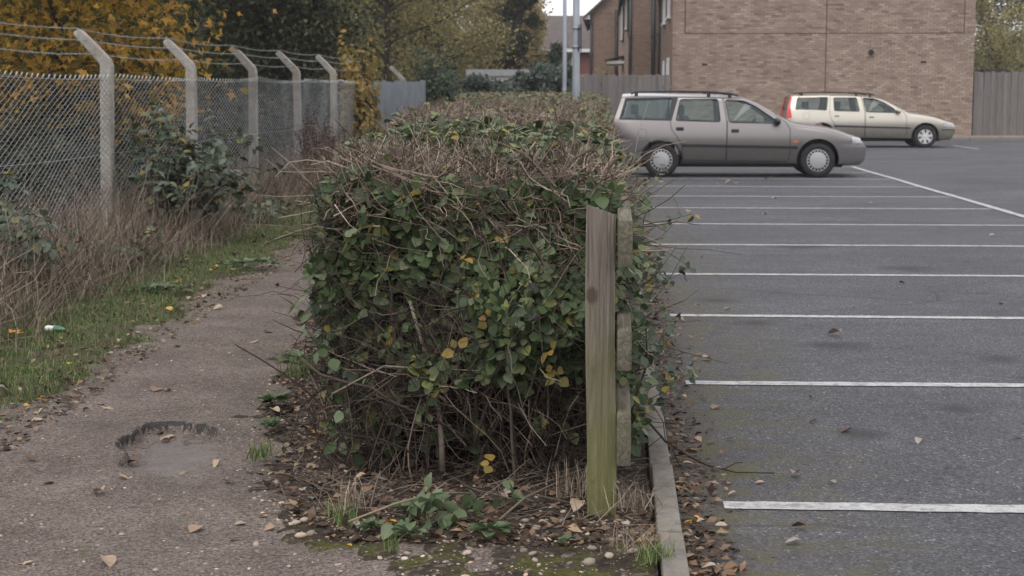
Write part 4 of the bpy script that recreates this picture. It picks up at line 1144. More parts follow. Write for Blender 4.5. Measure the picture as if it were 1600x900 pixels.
# ================================================================ houses
def prism(pts, z0, z1):
    n = len(pts)
    V = [(x, y, z0) for x, y in pts] + [(x, y, z1) for x, y in pts]
    return V, [np.array([(i, (i + 1) % n, n + (i + 1) % n, n + i) for i in range(n)]), np.array([list(range(n))[::-1], list(range(n, 2 * n))])]
def walls(root, pts, z0, z1, mx, my):
    """walls of a block; brick courses run along the face whichever way it looks"""
    V, F = prism(pts, z0, z1)
    me = new_mesh('wall', V, F, False, [mx, my])
    for p_ in me.polygons: p_.material_index = 1 if abs(p_.normal.x) > .7 else 0
    return link('wall', me, root)
def gable_roof(root, x0, x1, y0, y1, ze, rise, over=.35, mat='roof_tile', along='y', th=.16):
    """two tiled slopes with a boarded edge, ridge along y or x"""
    if along == 'x': x0, x1, y0, y1 = y0, y1, x0, x1
    xm = (x0 + x1) / 2; k = rise / (xm - x0)
    def pt(u, v, z): return (v, u, z) if along == 'x' else (u, v, z)
    V = []
    for v in (y0 - over, y1 + over):
        V += [pt(x0 - over, v, ze - over * k), pt(xm, v, ze + rise), pt(x1 + over, v, ze - over * k), pt(x0 - over, v, ze - over * k + th), pt(xm, v, ze + rise + th), pt(x1 + over, v, ze - over * k + th)]
    F = [(0, 1, 7, 6), (1, 2, 8, 7), (3, 9, 10, 4), (4, 10, 11, 5), (0, 6, 9, 3), (2, 5, 11, 8), (0, 3, 4, 1), (1, 4, 5, 2), (6, 7, 10, 9), (7, 8, 11, 10)]
    r = link('roof', new_mesh('roof', V, [np.array(F)], False, [M[mat]]), root)
    for vs in ((y0, y1),):
        for v in vs:
            g = [pt(x0, v, ze - .02), pt(x1, v, ze - .02), pt(xm, v, ze + rise - .01)]
            w = .02 if v == y1 else -.02
            g2 = [pt(x0, v + w, ze - .02), pt(x1, v + w, ze - .02), pt(xm, v + w, ze + rise - .01)]
            link('gable', new_mesh('gable', g + g2, [np.array([(0, 1, 2), (3, 5, 4)]), np.array([(0, 3, 4, 1), (1, 4, 5, 2), (2, 5, 3, 0)])], False, [M['buff_x' if along == 'y' else 'buff_y']]), root)
    return r
def window_x(root, x, y0, y1, z0, z1, bars=1):
    """window in a wall that looks towards -x"""
    w = box('window', x - .012, x + .02, y0, y1, z0, z1, M['pane'], root)
    t = .07; bm = bmesh.new()
    for a in ((y0 - .01, y0 + t, z0, z1), (y1 - t, y1 + .01, z0, z1), (y0 + t, y1 - t, z0 - .01, z0 + t), (y0 + t, y1 - t, z1 - t, z1 + .01)) + tuple((y0 + (y1 - y0) * (b + 1) / (bars + 1) - .03, y0 + (y1 - y0) * (b + 1) / (bars + 1) + .03, z0 + t, z1 - t) for b in range(bars)):
        box_bm(x - .05, x - .014, *a, bm=bm)
    link('frame', bm_mesh('frame', bm, M['white_frame']), w)
    box('sill', x - .12, x - .002, y0 - .06, y1 + .06, z0 - .09, z0 - .012, M['white_frame'], w)
def window_y(root, y, x0, x1, z0, z1, bars=1):
    w = box('window', x0, x1, y - .012, y + .02, z0, z1, M['pane'], root)
    t = .07; bm = bmesh.new()
    for a, b, c, d in ((x0 - .01, x0 + t, z0, z1), (x1 - t, x1 + .01, z0, z1), (x0 + t, x1 - t, z0 - .01, z0 + t), (x0 + t, x1 - t, z1 - t, z1 + .01)) + tuple((x0 + (x1 - x0) * (b + 1) / (bars + 1) - .03, x0 + (x1 - x0) * (b + 1) / (bars + 1) + .03, z0 + t, z1 - t) for b in range(bars)):
        box_bm(a, b, y - .05, y - .014, c, d, bm=bm)
    link('frame', bm_mesh('frame', bm, M['white_frame']), w)
def pipe(root, x, y, z0, z1, r=.055):
    pi_ = link('downpipe', tube_mesh('downpipe', [(x, y, z0), (x, y, (z0 + z1) / 2), (x, y, z1)], r, M['black_metal'], 10), root)
    bm = bmesh.new()
    for z in np.arange(z0 + .5, z1, 1.7): box_bm(x - r - .02, x + r + .02, y - r - .02, y + r + .02, z, z + .07, bm=bm)
    link('bracket', bm_mesh('bracket', bm, M['black_metal']), pi_)

WY = 54.0
xL, xR = at(1050, 150, WY).x, at(1520, 150, WY).x
house = empty('brick_house', (xL, WY, 0), 'buff brick house end wall with thin dark joints and a round vent', 'house')
walls(house, [(xL, WY + .03), (xR, WY + .03), (xR, WY + 14), (xL, WY + 14)], -.2, 5.7, M['mortar'], M['buff_y'])
gable_roof(house, xL, xR, WY + .03, WY + 14, 5.72, 3.4)
# every brick of the end wall: its own block, set proud of the mortar
BW, BH = .225, .075
jx = [at(1290.5, 80, WY).x]; jz = at(1290, 52, WY).z; jl, jr = at(1070.5, 30, WY).x, at(1507, 30, WY).x
vent = at(1361, 82, WY); vb = at(1443, 97, WY); vb2 = at(1101, 101, WY)
cells = []
for row in range(1, int(5.6 / BH)):
    off = .1125 if row % 2 else 0.0
    for c in range(int(xL / BW) - 1, int(xR / BW) + 2):
        a = c * BW - off + .005; b = a + BW - .010
        a, b = max(a, xL), min(b, xR)
        if b - a < .03: continue
        cells.append((a, b, row * BH + .005, row * BH + BH - .005))
cells = np.array(cells)
full = np.abs(cells[:, 1] - cells[:, 0] - .215) < .002
vis = full & (cells[:, 2] > 2.0) & (cells[:, 2] < 4.4)
rw = np.random.default_rng(9)
single = rw.choice(np.nonzero(vis)[0], 296, replace=False)
bme = bm_mesh('brick', box_bm(-.1075, .1075, 0, .05, 0, .065, .004), M['wall_brick'])
for k in single:
    o = link('brick', bme, house); a = cells[k]
    o.location = ((a[0] + a[1]) / 2, WY + rw.normal() * .0015, a[2])
rest = np.delete(np.arange(len(cells)), single)
q = cells[rest]; n = len(q); yy = WY + rw.normal(size=n) * .0015
cv = np.array([(0, 0, 0), (1, 0, 0), (1, 1, 0), (0, 1, 0), (0, 0, 1), (1, 0, 1), (1, 1, 1), (0, 1, 1)], float)
V = np.stack([q[:, None, 0] + cv[None, :, 0] * (q[:, None, 1] - q[:, None, 0]), yy[:, None] + cv[None, :, 1] * .05, q[:, None, 2] + cv[None, :, 2] * (q[:, None, 3] - q[:, None, 2])], -1)
bf = np.array([(0, 1, 5, 4), (1, 2, 6, 5), (2, 3, 7, 6), (3, 0, 4, 7), (4, 5, 6, 7), (0, 3, 2, 1)])
F = (bf[None] + (np.arange(n) * 8)[:, None, None]).reshape(-1, 4)
link('brickwork', new_mesh('brickwork', V.reshape(-1, 3), [F], False, [M['wall_brick']]), house, kind='stuff')
jw = .014
for a in ((jx[0] - jw, jx[0] + jw, .1, 5.6), (jl, jr, jz - jw, jz + jw), (jl - jw, jl + jw, jz + jw, 5.6), (jr - jw, jr + jw, jz + jw, 5.6)):
    box('joint', a[0], a[1], WY - (.006 if a[2] < 1 else .004), WY + .02, a[2], a[3], M['joint'], house)
bm = bmesh.new(); bmesh.ops.create_cone(bm, cap_ends=True, segments=24, radius1=.095, radius2=.085, depth=.09, matrix=Matrix.Translation((vent.x, WY - .03, vent.z)) @ Matrix.Rotation(R(90), 4, 'X'))
vo = link('vent', bm_mesh('vent', bm, M['black_metal'], True), house)
for k in range(4): box('louvre', vent.x - .075, vent.x + .075, WY - .09, WY - .076, vent.z - .06 + k * .035, vent.z - .05 + k * .035, M['trim'], vo)
for v_ in (vb, vb2): box('air_brick', v_.x - .09, v_.x + .09, WY - .008, WY + .02, v_.z - .032, v_.z + .032, M['joint'], house)
window_x(house, xL, 56.2, 58.0, 4.15, 5.4); window_x(house, xL, 56.6, 58.6, 1.3, 2.72)
window_x(house, xL, 61.0, 63.0, 4.15, 5.4); window_x(house, xL, 61.5, 63.0, 1.3, 2.72)
pipe(house, xL - .08, 66.6, 0, 5.7, .07)
box('door', xL - .03, xL + .02, 64.4, 65.3, .1, 2.2, M['white_frame'], house)

def apx(px, Y): return at(px, 100, Y).x
terr = empty('terraced_house', (apx(985, 70), 70, 0), 'set back brick terrace house with white porch canopy and clad front', 'house')
bl, br, cr = apx(986, 70), 8.0, apx(966, 95)
walls(terr, [(bl, 70), (br, 70), (br, 95), (cr, 95)], -.2, 6.3, M['tan_x'], M['pink_panel'])
gable_roof(terr, bl - .2, br, 70, 95, 6.32, 3.2, .3)
pipe(terr, apx(1020, 69.9), 69.9, 0, 6.3, .085); pipe(terr, bl - .05, 69.92, 0, 6.3, .075)
for (ya, yb, za, zb_) in ((74, 77, 4.5, 6.0), (82, 86, 4.3, 5.9)):
    xa = bl + (cr - bl) * ((ya + yb) / 2 - 70) / 25
    window_x(terr, xa - .05, ya, yb, za, zb_)
xp = bl + (cr - bl) * (84 - 70) / 25
can = box('porch_canopy', xp - .85, xp + .1, 81.5, 86.5, 3.02, 3.16, M['white_frame'], terr)
link('canopy_roof', new_mesh('canopy_roof', [(xp - .92, 81.4, 3.17), (xp + .1, 81.4, 3.40), (xp + .1, 86.6, 3.40), (xp - .92, 86.6, 3.17), (xp - .92, 81.4, 3.23), (xp + .1, 81.4, 3.46), (xp + .1, 86.6, 3.46), (xp - .92, 86.6, 3.23)], [np.array(bf)], False, [M['roof_tile']]), can)
box('door', xp - .06, xp + .02, 82.2, 83.4, 0, 2.9, M['white_frame'], terr)
box('door', xp - .06, xp + .02, 84.6, 85.6, 0, 2.9, M['black_metal'], terr)
terr2 = empty('terraced_house', (apx(922, 95), 95, 0), 'farthest brick terrace house with dark gutter and sloping roof edge', 'house')
dl, dr = apx(922, 95), 8.0
walls(terr2, [(dl, 95.02), (dr, 95.02), (dr, 112), (dl, 112)], -.2, 6.2, M['tan_x'], M['tan_y'])
gable_roof(terr2, dl, dr, 95.02, 112, 6.22, 4.2, .42)
pipe(terr2, dl + .06, 94.9, 0, 6.2, .075); pipe(terr2, apx(963, 94.9), 94.9, 0, 6.4, .10)
box('eaves_box', dl - .42, dl - .01, 94.75, 95.0, 5.85, 6.1, M['white_frame'], terr2)
window_x(terr2, dl, 100, 104, 4.1, 5.5)
red = empty('red_house', (-6, 120, 0), 'distant red brick house with grey tiled roof and white window', 'house')
rx0, rx1 = apx(835, 120), 4.0
walls(red, [(rx0, 120), (rx1, 120), (rx1, 129), (rx0, 129)], -.2, 4.95, M['red_x'], M['red_y'])
gable_roof(red, rx0, rx1, 120, 129, 4.97, 2.4, .4, along='x')
box('fascia', rx0 - .3, rx1 + .3, 119.45, 119.55, 4.62, 4.86, M['white_frame'], red)
window_y(red, 119.98, apx(875, 120), apx(895, 120), 3.55, 4.6, 1)
window_y(red, 119.98, apx(905, 120), apx(921, 120), 1.6, 2.9, 1)
gar = empty('garage', (-4, 55, 0), 'flat roofed garage with pale roof edge behind the ivy', 'garage')
gx0, gx1 = apx(733, 55), apx(880, 55)
box('wall', gx0, gx1, 55, 59, -.1, 2.08, M['render_wall'], gar)
box('roof_edge', gx0 - .1, gx1 + .1, 54.9, 59.1, 2.081, 2.30, M['lead'], gar)
wh = empty('white_house', (apx(1533, 110), 110, 0), 'white walled house glimpsed right of the brick end wall', 'house')
box('wall', apx(1500, 110), apx(1556, 110), 110, 116, -.1, 3.55, M['white_frame'], wh)
box('roof', apx(1498, 110), apx(1560, 110), 109.7, 116.3, 3.551, 3.8, M['roof_tile'], wh)
box('window', apx(1535, 110), apx(1539, 110), 109.97, 110.05, 2.0, 2.9, M['pane'], wh)
shed = empty('shed', (apx(1560, 60), 60, 0), 'dark low shed roof showing over the grey fence', 'shed')
box('wall', apx(1537, 60), apx(1574, 60), 60, 62, -.1, 2.22, M['board'], shed)
box('roof', apx(1535, 60), apx(1576, 60), 59.8, 62.2, 2.221, 2.36, M['black_metal'], shed)

# ================================================================ board fences and lamp posts
def board_fence(label, x0, x1, y, z0, zt, seed, posts):
    r = np.random.default_rng(seed); root = empty('board_fence', (x0, y, z0), label, 'wooden fence')
    me = [bm_mesh('board', box_bm(-.062, .062, -.011, .011, 0, 1.0, .003), M['board']) for _ in range(1)][0]
    n = int((x1 - x0) / .112)
    for k in range(n):
        o = link('board', me, root); x = x0 + .06 + k * .112
        o.location = (x, y + (-.012 if k % 2 else .012), z0); o.scale = (1, 1, zt - z0 + r.normal() * .014)
        o.rotation_euler = (r.normal() * .004, r.normal() * .006, 0)
    for z in (z0 + .35, zt - .45): box('rail', x0, x1, y + .03, y + .08, z, z + .09, M['board'], root)
    for px_ in posts: box('post', px_ - .06, px_ + .06, y - .075, y - .026, z0, zt + .03, M['board'], root)
fx0 = apx(897, 53.4)
board_fence('grey close board fence between the ivy and the brick house', fx0, xL - .03, 53.4, -.05, 2.09, 3, (apx(944, 53.4),))
board_fence('grey close board fence right of the brick end wall', xR + .05, 18.5, 54.2, .08, 2.18, 4, (xR + .12, xR + 2.4))
def lamp_post(label, x, y, r0, h, sign):
    root = empty('lamp_post', (x, y, 0), label, 'lamp post')
    z = np.array([-.2, 1.6, 1.62, 1.70, h]); rr = np.array([r0 * 1.05, r0 * 1.05, r0 * 1.03, r0, r0 * .72])
    link('column', tube_mesh('column', [(x, y, t) for t in z], rr, M['galv'], 20), root)
    link('arm', tube_mesh('arm', [(x, y, h - .05), (x + .15, y, h + .10), (x + .6, y, h + .18), (x + 1.0, y, h + .2)], r0 * .45, M['galv'], 10), root)
    bm = bmesh.new(); bmesh.ops.create_uvsphere(bm, u_segments=14, v_segments=8, radius=1, matrix=Matrix.Translation((x + 1.3, y, h + .2)) @ Matrix.Diagonal((.38, .14, .09, 1)))
    link('lantern', bm_mesh('lantern', bm, M['galv'], True), root)
    box('door_cover', x - r0 * .5, x + r0 * .5, y - r0 * 1.12, y - r0 * .9, .5, 1.0, M['galv'], root, .004)
    if sign:
        za, zb_ = at(905, 80, y).z, at(905, 38, y).z
        sg = box('sign_plate', x + r0 + .012, x + r0 + .030, y - .16, y + .16, za, zb_, M['black_metal'], root, .003)
        for z_ in (za + .06, zb_ - .08):
            link('clip', tube_mesh('clip', [(x, y, z_), (x, y, z_ + .03)], r0 * 1.22, M['galv'], 16), sg)
q1 = at(900, 120, 29.0); q2 = at(886, 100, 52.0)
lamp_post('galvanised lamp post with dark sign plate rising from the hedge', q1.x, 29.0, .066, 7.5, True)
lamp_post('plain slim lamp post rising from the hedge far end', q2.x, 49.2, .066, 8.5, False)

# ================================================================ cars
def bool_mesh(a, b, op):
    """boolean of two meshes -> new mesh"""
    oa = bpy.data.objects.new('tmp_a', a); ob = bpy.data.objects.new('tmp_b', b)
    COL.objects.link(oa); COL.objects.link(ob)
    md = oa.modifiers.new('b', 'BOOLEAN'); md.operation = op; md.object = ob; md.solver = 'EXACT'
    md.material_mode = 'TRANSFER'
    dg = bpy.context.evaluated_depsgraph_get(); dg.update()
    me = bpy.data.meshes.new_from_object(oa.evaluated_get(dg))
    bpy.data.objects.remove(oa); bpy.data.objects.remove(ob)
    return me
def polish(me, sharp=32):
    bm = bmesh.new(); bm.from_mesh(me)
    bmesh.ops.remove_doubles(bm, verts=bm.verts, dist=.0004)
    for f in bm.faces: f.smooth = True
    for e in bm.edges:
        if len(e.link_faces) != 2 or e.calc_face_angle(0) > R(sharp): e.smooth = False
    bm.to_mesh(me); bm.free(); return me
def xz_prism(polys, y0, y1, mat):
    """closed prisms standing across the car on outlines drawn in side view"""
    bm = bmesh.new()
    for pts in polys:
        a = [bm.verts.new((x, y0, z)) for x, z in pts]; b = [bm.verts.new((x, y1, z)) for x, z in pts]
        n = len(pts)
        bm.faces.new(a); bm.faces.new(b[::-1])
        for i in range(n): bm.faces.new((a[i], b[i], b[(i + 1) % n], a[(i + 1) % n]))
    return bm_mesh('cut', bm, mat)
def grow(pts, d):
    """outline pushed outwards by d"""
    p = np.asarray(pts, float); n = len(p); out = []
    area = sum(p[i][0] * p[(i + 1) % n][1] - p[(i + 1) % n][0] * p[i][1] for i in range(n)); s = 1 if area > 0 else -1
    for i in range(n):
        e1 = unit(p[i] - p[i - 1]); e2 = unit(p[(i + 1) % n] - p[i])
        nn = unit(np.array([e1[1] + e2[1], -e1[0] - e2[0]])); k = 1 / max(.5, nn[0] * e1[1] - nn[1] * e1[0])
        out.append(tuple(p[i] + nn * d * s * k))
    return out
def rounded(pts, r=.03, n=3):
    """outline with its corners rounded off"""
    p = np.asarray(pts, float); out = []
    for i in range(len(p)):
        a, b, c = p[i - 1], p[i], p[(i + 1) % len(p)]
        la, lc = np.linalg.norm(a - b), np.linalg.norm(c - b); rr = min(r, la * .4, lc * .4)
        s, e = b + (a - b) / la * rr, b + (c - b) / lc * rr
        for t in np.linspace(0, 1, n + 1): out.append(tuple((1 - t) ** 2 * s + 2 * t * (1 - t) * b + t * t * e))
    return out

def estate_car(name, label, S, place):
    """an estate car: local x from tail to nose, y across (near side is -y), z up"""
    paint = S['paint']; hw = S['half_width']; L = S['length']
    tx, tz = np.array(S['top']).T
    tx_f = np.linspace(tx[0], tx[-1], 400); tz_f = np.interp(tx_f, tx, tz)
    ker = np.ones(15) / 15; tz_s = np.convolve(np.pad(tz_f, 7, mode='edge'), ker, 'valid')
    def T(x): return np.interp(x, tx_f, tz_s)
    def section(x, ins=0.0, zb=.215):
        t = T(x) - ins
        fr = np.clip((x - (L - .75)) / .75, 0, 1); re = np.clip((.55 - x) / .55, 0, 1)
        w = hw * (1 - .17 * fr ** 2.2 - .09 * re ** 2.2) - ins
        zB = S['belt']
        def W(z):
            low = w * (1 - .11 * np.clip((.66 - z) / .45, 0, 1) ** 2 - .05 * np.clip((z - .66) / .32, 0, 1) ** 2)
            return np.where(z <= zB, low, w * (1 - .05 * np.clip((zB - .66) / .32, 0, 1) ** 2) - .31 * (z - zB))
        rz = min(.11, (t - zb) * .3); z = np.linspace(zb, t - rz, 20); y = W(z)
        yt = y[-1]; aa = np.linspace(0, np.pi / 2, 7)[1:]
        crown = .035
        yc = yt - .15 * (1 - np.cos(aa)); zc = t - rz + (rz - crown) * np.sin(aa)
        yr = np.linspace(yc[-1], 0, 5)[1:-1]; zr = t - crown * (yr / yc[-1]) ** 2
        ys = np.concatenate([[y[0] - .06], y, yc, yr]); zs = np.concatenate([[zb - .0], z, zc, zr]); zs[1] += .03
        return ys, zs, t
    def loft(xs, ins, zb, mat):
        rings = []
        for x in xs:
            ys, zs, t = section(x, ins, zb)
            rings.append(np.concatenate([np.stack([np.full(len(ys), x), -ys, zs], -1), [[x, 0, t]], np.stack([np.full(len(ys), x), ys, zs], -1)[::-1]]))
        V = np.array(rings); n, m, _ = V.shape
        P = V.reshape(-1, 3)
        # tail and nose lean with height
        wz, wo = np.array(S['tail_lean']).T; fz, fo = np.array(S['nose_lean']).T
        k = np.clip(1 - P[:, 0] / .9, 0, 1); P[:, 0] += np.interp(P[:, 2], wz, wo) * k
        k = np.clip((P[:, 0] - (L - .7)) / .7, 0, 1) ** 1.3; P[:, 0] -= np.interp(P[:, 2], fz, fo) * k
        i = np.arange(n * m).reshape(n, m)
        a, b = i[:-1], i[1:]
        F = np.stack([a, np.roll(a, -1, 1), np.roll(b, -1, 1), b], -1).reshape(-1, 4)
        return new_mesh('solid', P, [F, i[0][None, ::-1], i[-1][None]], True, [mat])
    def fixn(me):
        bm = bmesh.new(); bm.from_mesh(me); bmesh.ops.recalc_face_normals(bm, faces=bm.faces)
        bmesh.ops.triangulate(bm, faces=bm.faces); bm.to_mesh(me); bm.free(); return me
    xs = np.unique(np.concatenate([[0, .02, .05, .1], np.linspace(.15, L - .2, 62), [L - .13, L - .08, L - .04, L - .015, L]]))
    solid = fixn(loft(xs, 0, .215, paint))
    big = solid.copy()
    for v in big.vertices: v.co = Vector(((v.co.x - L / 2) * 1.006 + L / 2, v.co.y * 1.012, (v.co.z - .7) * 1.006 + .7))
    bmt = bmesh.new(); bmt.from_mesh(solid); bvh = BVHTree.FromBMesh(bmt); bmt.free()
    def side_y(x, z, s=-1):
        h = bvh.ray_cast(Vector((x, s * 3, z)), Vector((0, -s, 0)))
        return h[0].y if h[0] else s * hw * .8
    # ---- hollow cabin, openings, wheel arches
    inner = fixn(loft(np.linspace(.28, S['dash'], 40), .055, .34, M['cabin']))
    shell = bool_mesh(solid, inner, 'DIFFERENCE')
    wins = [rounded(w, .04) for w in S['windows']]
    shell = bool_mesh(shell, xz_prism(wins, -2, 2, M['trim']), 'DIFFERENCE')
    (ax, az), (bx_, bz_) = S['screen']
    nx, nz = unit(np.array([-(bz_ - az), bx_ - ax])) * .12
    shell = bool_mesh(shell, xz_prism([[(ax - nx, az - nz), (bx_ - nx, bz_ - nz), (bx_ + nx, bz_ + nz), (ax + nx, az + nz)]], -hw + .24, hw - .24, M['trim']), 'DIFFERENCE')
    shell = bool_mesh(shell, xz_prism([S['rear_cut']], -hw + .26, hw - .26, M['trim']), 'DIFFERENCE')
    wr = S['wheel_r']
    bm = bmesh.new()
    for wx in S['wheels']:
        for s in (-1, 1):
            bmesh.ops.create_cone(bm, cap_ends=True, segments=40, radius1=wr + .065, radius2=wr + .065, depth=.5, matrix=Matrix.Translation((wx, s * (hw - .02), wr + .012)) @ Matrix.Rotation(R(90), 4, 'X'))
    arches = bm_mesh('arches', bm, M['trim'])
    shell = bool_mesh(shell, arches, 'DIFFERENCE')
    root = empty(name, (0, 0, 0), label, 'car')
    def part(nm, me, par=None, lab=None):
        o = bpy.data.objects.new(nm, me); COL.objects.link(o); o.parent = par or root
        if lab: o['label'] = lab
        return o
    for s in (-1, 1):
        ya, yb = (-2, -.46) if s < 0 else (.46, 2)
        for di, dp in enumerate(S['doors']):
            dm = bool_mesh(shell, xz_prism([grow(dp, -.0045)], ya, yb, M['trim']), 'INTERSECT')
            shell = bool_mesh(shell, xz_prism([grow(dp, .0045)], ya, yb, M['trim']), 'DIFFERENCE')
            d = part('door', polish(dm))
            hx, hz, hl_ = S['handles'][di]
            y = side_y(hx, hz, s)
            hb = box_bm(hx - hl_ / 2, hx + hl_ / 2, y - .022, y + .022, hz - S['handle_h'] / 2, hz + S['handle_h'] / 2, .006, 2)
            part('handle', bm_mesh('handle', hb, S['handle_mat'], True), d)
    part('body', polish(shell))
    # ---- glass
    def side_glass(pts, s):
        bm = bmesh.new(); q = grow(rounded(pts, .04), .012)
        vs = [bm.verts.new((x, side_y(x, z, s) - s * .022, z)) for x, z in q]
        f = bm.faces.new(vs); bmesh.ops.triangulate(bm, faces=[f])
        return bm_mesh('window', bm, M['car_glass'])
    def seal(pts, s, r=.009):
        q = rounded(pts, .04); q = q + [q[0]]
        return tube_mesh('window_seal', [(x, side_y(x, z, s) - s * .002, z) for x, z in q], r, M['trim'], 5)
    for s in (-1, 1):
        for w in S['windows']:
            g = part('window', side_glass(w, s)); part('seal', seal(w, s), g)
    def grid_glass(a, b, wa, wb, n=10):
        V = []
        for t in np.linspace(0, 1, n):
            x = a[0] + (b[0] - a[0]) * t; z0 = a[1] + (b[1] - a[1]) * t; w = wa + (wb - wa) * t
            for y in np.linspace(-w, w, 9):
                V.append((x, y, z0))
        return V
    def top_hit(x, y):
        h = bvh.ray_cast(Vector((x, y, 4)), Vector((0, 0, -1))); return h[0].z if h[0] else 1.0
    V = [(x, y, top_hit(x, y) - .012) for x, y, z in grid_glass((ax - .03, az), (bx_ + .03, bz_), hw - .22, hw - .20)]
    i = np.arange(90).reshape(10, 9); F = np.stack([i[:-1, :-1], i[:-1, 1:], i[1:, 1:], i[1:, :-1]], -1).reshape(-1, 4)
    part('windscreen', new_mesh('windscreen', V, [F], True, [M['car_glass']]))
    def rear_hit(y, z):
        h = bvh.ray_cast(Vector((-2, y, z)), Vector((1, 0, 0))); return h[0].x if h[0] else .2
    rz0, rz1 = min(p_[1] for p_ in S['rear_cut']), max(p_[1] for p_ in S['rear_cut'])
    V = [(rear_hit(y, z) + .012, y, z) for z in np.linspace(rz0 - .02, rz1 + .02, 10) for y in np.linspace(-hw + .25, hw - .25, 9)]
    part('rear_window', new_mesh('rear_window', V, [F], True, [M['car_glass']]))
    # ---- pieces cut from a slightly larger body: bumpers, lamps, mouldings, sills
    for nm, poly, yr, mat, both in S['pieces']:
        cutw = nm == 'window_surround'
        for s in ((-1, 1) if both else (0,)):
            ya, yb = (-2, 2) if s == 0 else ((-2, -yr) if s < 0 else (yr, 2))
            me = bool_mesh(big, xz_prism([poly], ya, yb, mat), 'INTERSECT')
            me = bool_mesh(me, arches, 'DIFFERENCE') if not cutw else bool_mesh(me, xz_prism(wins, -2, 2, mat), 'DIFFERENCE')
            me.materials.clear(); me.materials.append(mat); me.polygons.foreach_set('material_index', np.zeros(len(me.polygons), np.int32))
            part(nm, polish(me))
    # fuel flap outline
    cx, cz, cr_ = S['fuel']
    aa = np.linspace(0, 2 * np.pi, 25); ca, sa = np.cos(aa), np.sin(aa)
    if S['fuel_square']: mxx = np.maximum(np.abs(ca), np.abs(sa)) ** .8; ca, sa = ca / mxx, sa / mxx
    part('fuel_flap', tube_mesh('fuel_flap', [(cx + c * cr_, side_y(cx + c * cr_, cz + s_ * cr_) - .0005, cz + s_ * cr_) for c, s_ in zip(ca, sa)], .003, M['bumper_grey'], 4))
    # ---- mirrors
    for s in (-1, 1):
        mx_, mz_ = S['mirror']; y = side_y(mx_, mz_, s)
        bm = bmesh.new(); bmesh.ops.create_uvsphere(bm, u_segments=16, v_segments=10, radius=1)
        for v in bm.verts:
            v.co = Vector((mx_ + v.co.x * .085 * (1 if v.co.x > 0 else .45), y + s * .13 + v.co.y * .10, mz_ + v.co.z * .062 + v.co.x * -.01))
        mo = part('mirror', bm_mesh('mirror', bm, S['mirror_mat'], True))
        part('stalk', bm_mesh('stalk', box_bm(mx_ - .02, mx_ + .06, min(y - s * .03, y + s * .09), max(y - s * .03, y + s * .09), mz_ - .055, mz_ - .015, .008), M['trim']), mo)
    # ---- roof rails
    for s in (-1, 1):
        pts = [(x, s * (abs(side_y(x, S['belt'] + .3, s)) - .10), z - .012) for x, z in S['rail']]
        ra = part('roof_rail', tube_mesh('roof_rail', pts, .017, M['trim'], 8))
        for x, z in (S['rail'][1], S['rail'][len(S['rail']) // 2], S['rail'][-2]):
            y = s * (abs(side_y(x, S['belt'] + .3, s)) - .10)
            part('foot', bm_mesh('foot', box_bm(x - .03, x + .03, y - .014, y + .014, top_hit(x, y) - .02, z - .012, .005), M['trim']), ra)
    # ---- wheels
    prof = [(.62, .085), (.66, .098), (.80, .104), (.93, .098), (.985, .080), (1.0, .05), (1.0, -.05), (.985, -.080), (.93, -.098), (.66, -.09), (.62, -.08)]
    def lathe(prof, n, mat, smooth=True):
        V, F = [], []
        for k in range(n):
            a_ = 2 * np.pi * k / n
            for r_, y_ in prof: V.append((r_ * math.cos(a_), -y_, r_ * math.sin(a_)))
        m = len(prof)
        for k in range(n):
            for j in range(m - 1): F.append((k * m + j, ((k + 1) % n) * m + j, ((k + 1) % n) * m + j + 1, k * m + j + 1))
        return V, F
    V, F = lathe([(r_ * wr, y_) for r_, y_ in prof], 40, None)
    tyre = new_mesh('tyre', V, [np.array(F)], True, [M['rubber']])
    V, F = lathe([(.63 * wr, -.06), (.63 * wr, .03), (.3 * wr, .035), (.0, .035)], 40, None)
    well = new_mesh('rim', V, [np.array(F)], True, [M['trim']])
    bm = bmesh.new()
    if S['wheel'] == 'cover':
        V, F = lathe([(.650 * wr, .070), (.650 * wr, .092), (.605 * wr, .096), (.60 * wr, .075)], 48, None)
        t_ = new_mesh('t', V, [np.array(F)], True); bm.from_mesh(t_)
        V, F = lathe([(.49 * wr, .050), (.49 * wr, .090), (.45 * wr, .102), (.25 * wr, .108), (.24 * wr, .112), (.0, .114)], 48, None)
        t_ = new_mesh('t', V, [np.array(F)], True); bm.from_mesh(t_)
        nsp, r0, r1, wsp, y0_ = 18, .47, .61, .020, .076
    else:
        V, F = lathe([(.65 * wr, .060), (.65 * wr, .092), (.595 * wr, .092), (.58 * wr, .05)], 48, None)
        t_ = new_mesh('t', V, [np.array(F)], True); bm.from_mesh(t_)
        V, F = lathe([(.17 * wr, .05), (.17 * wr, .078), (.10 * wr, .086), (.0, .086)], 24, None)
        t_ = new_mesh('t', V, [np.array(F)], True); bm.from_mesh(t_)
        nsp, r0, r1, wsp, y0_ = 7, .12, .61, .062, .070
    for k in range(nsp):
        a_ = 2 * math.pi * k / nsp + .2
        b = box_bm(r0 * wr, r1 * wr, -.012, .012, -wsp / 2, wsp / 2)
        for v in b.verts:
            if nsp == 7 and v.co.x > .3 * wr: v.co.z *= 1.35
            x, z = v.co.x, v.co.z
            v.co = Vector((x * math.cos(a_) - z * math.sin(a_), v.co.y - y0_, x * math.sin(a_) + z * math.cos(a_)))
        t_ = bpy.data.meshes.new('t'); b.to_mesh(t_); b.free(); bm.from_mesh(t_)
    cover = bm_mesh('wheel_cover', bm, S['wheel_mat'], True)
    for wx in S['wheels']:
        for s in (-1, 1):
            w = part('wheel', tyre); w.location = (wx, s * (hw - .115), wr)
            if s > 0: w.rotation_euler = (0, 0, math.pi)
            part('rim', well, w); part('wheel_cover', cover, w)
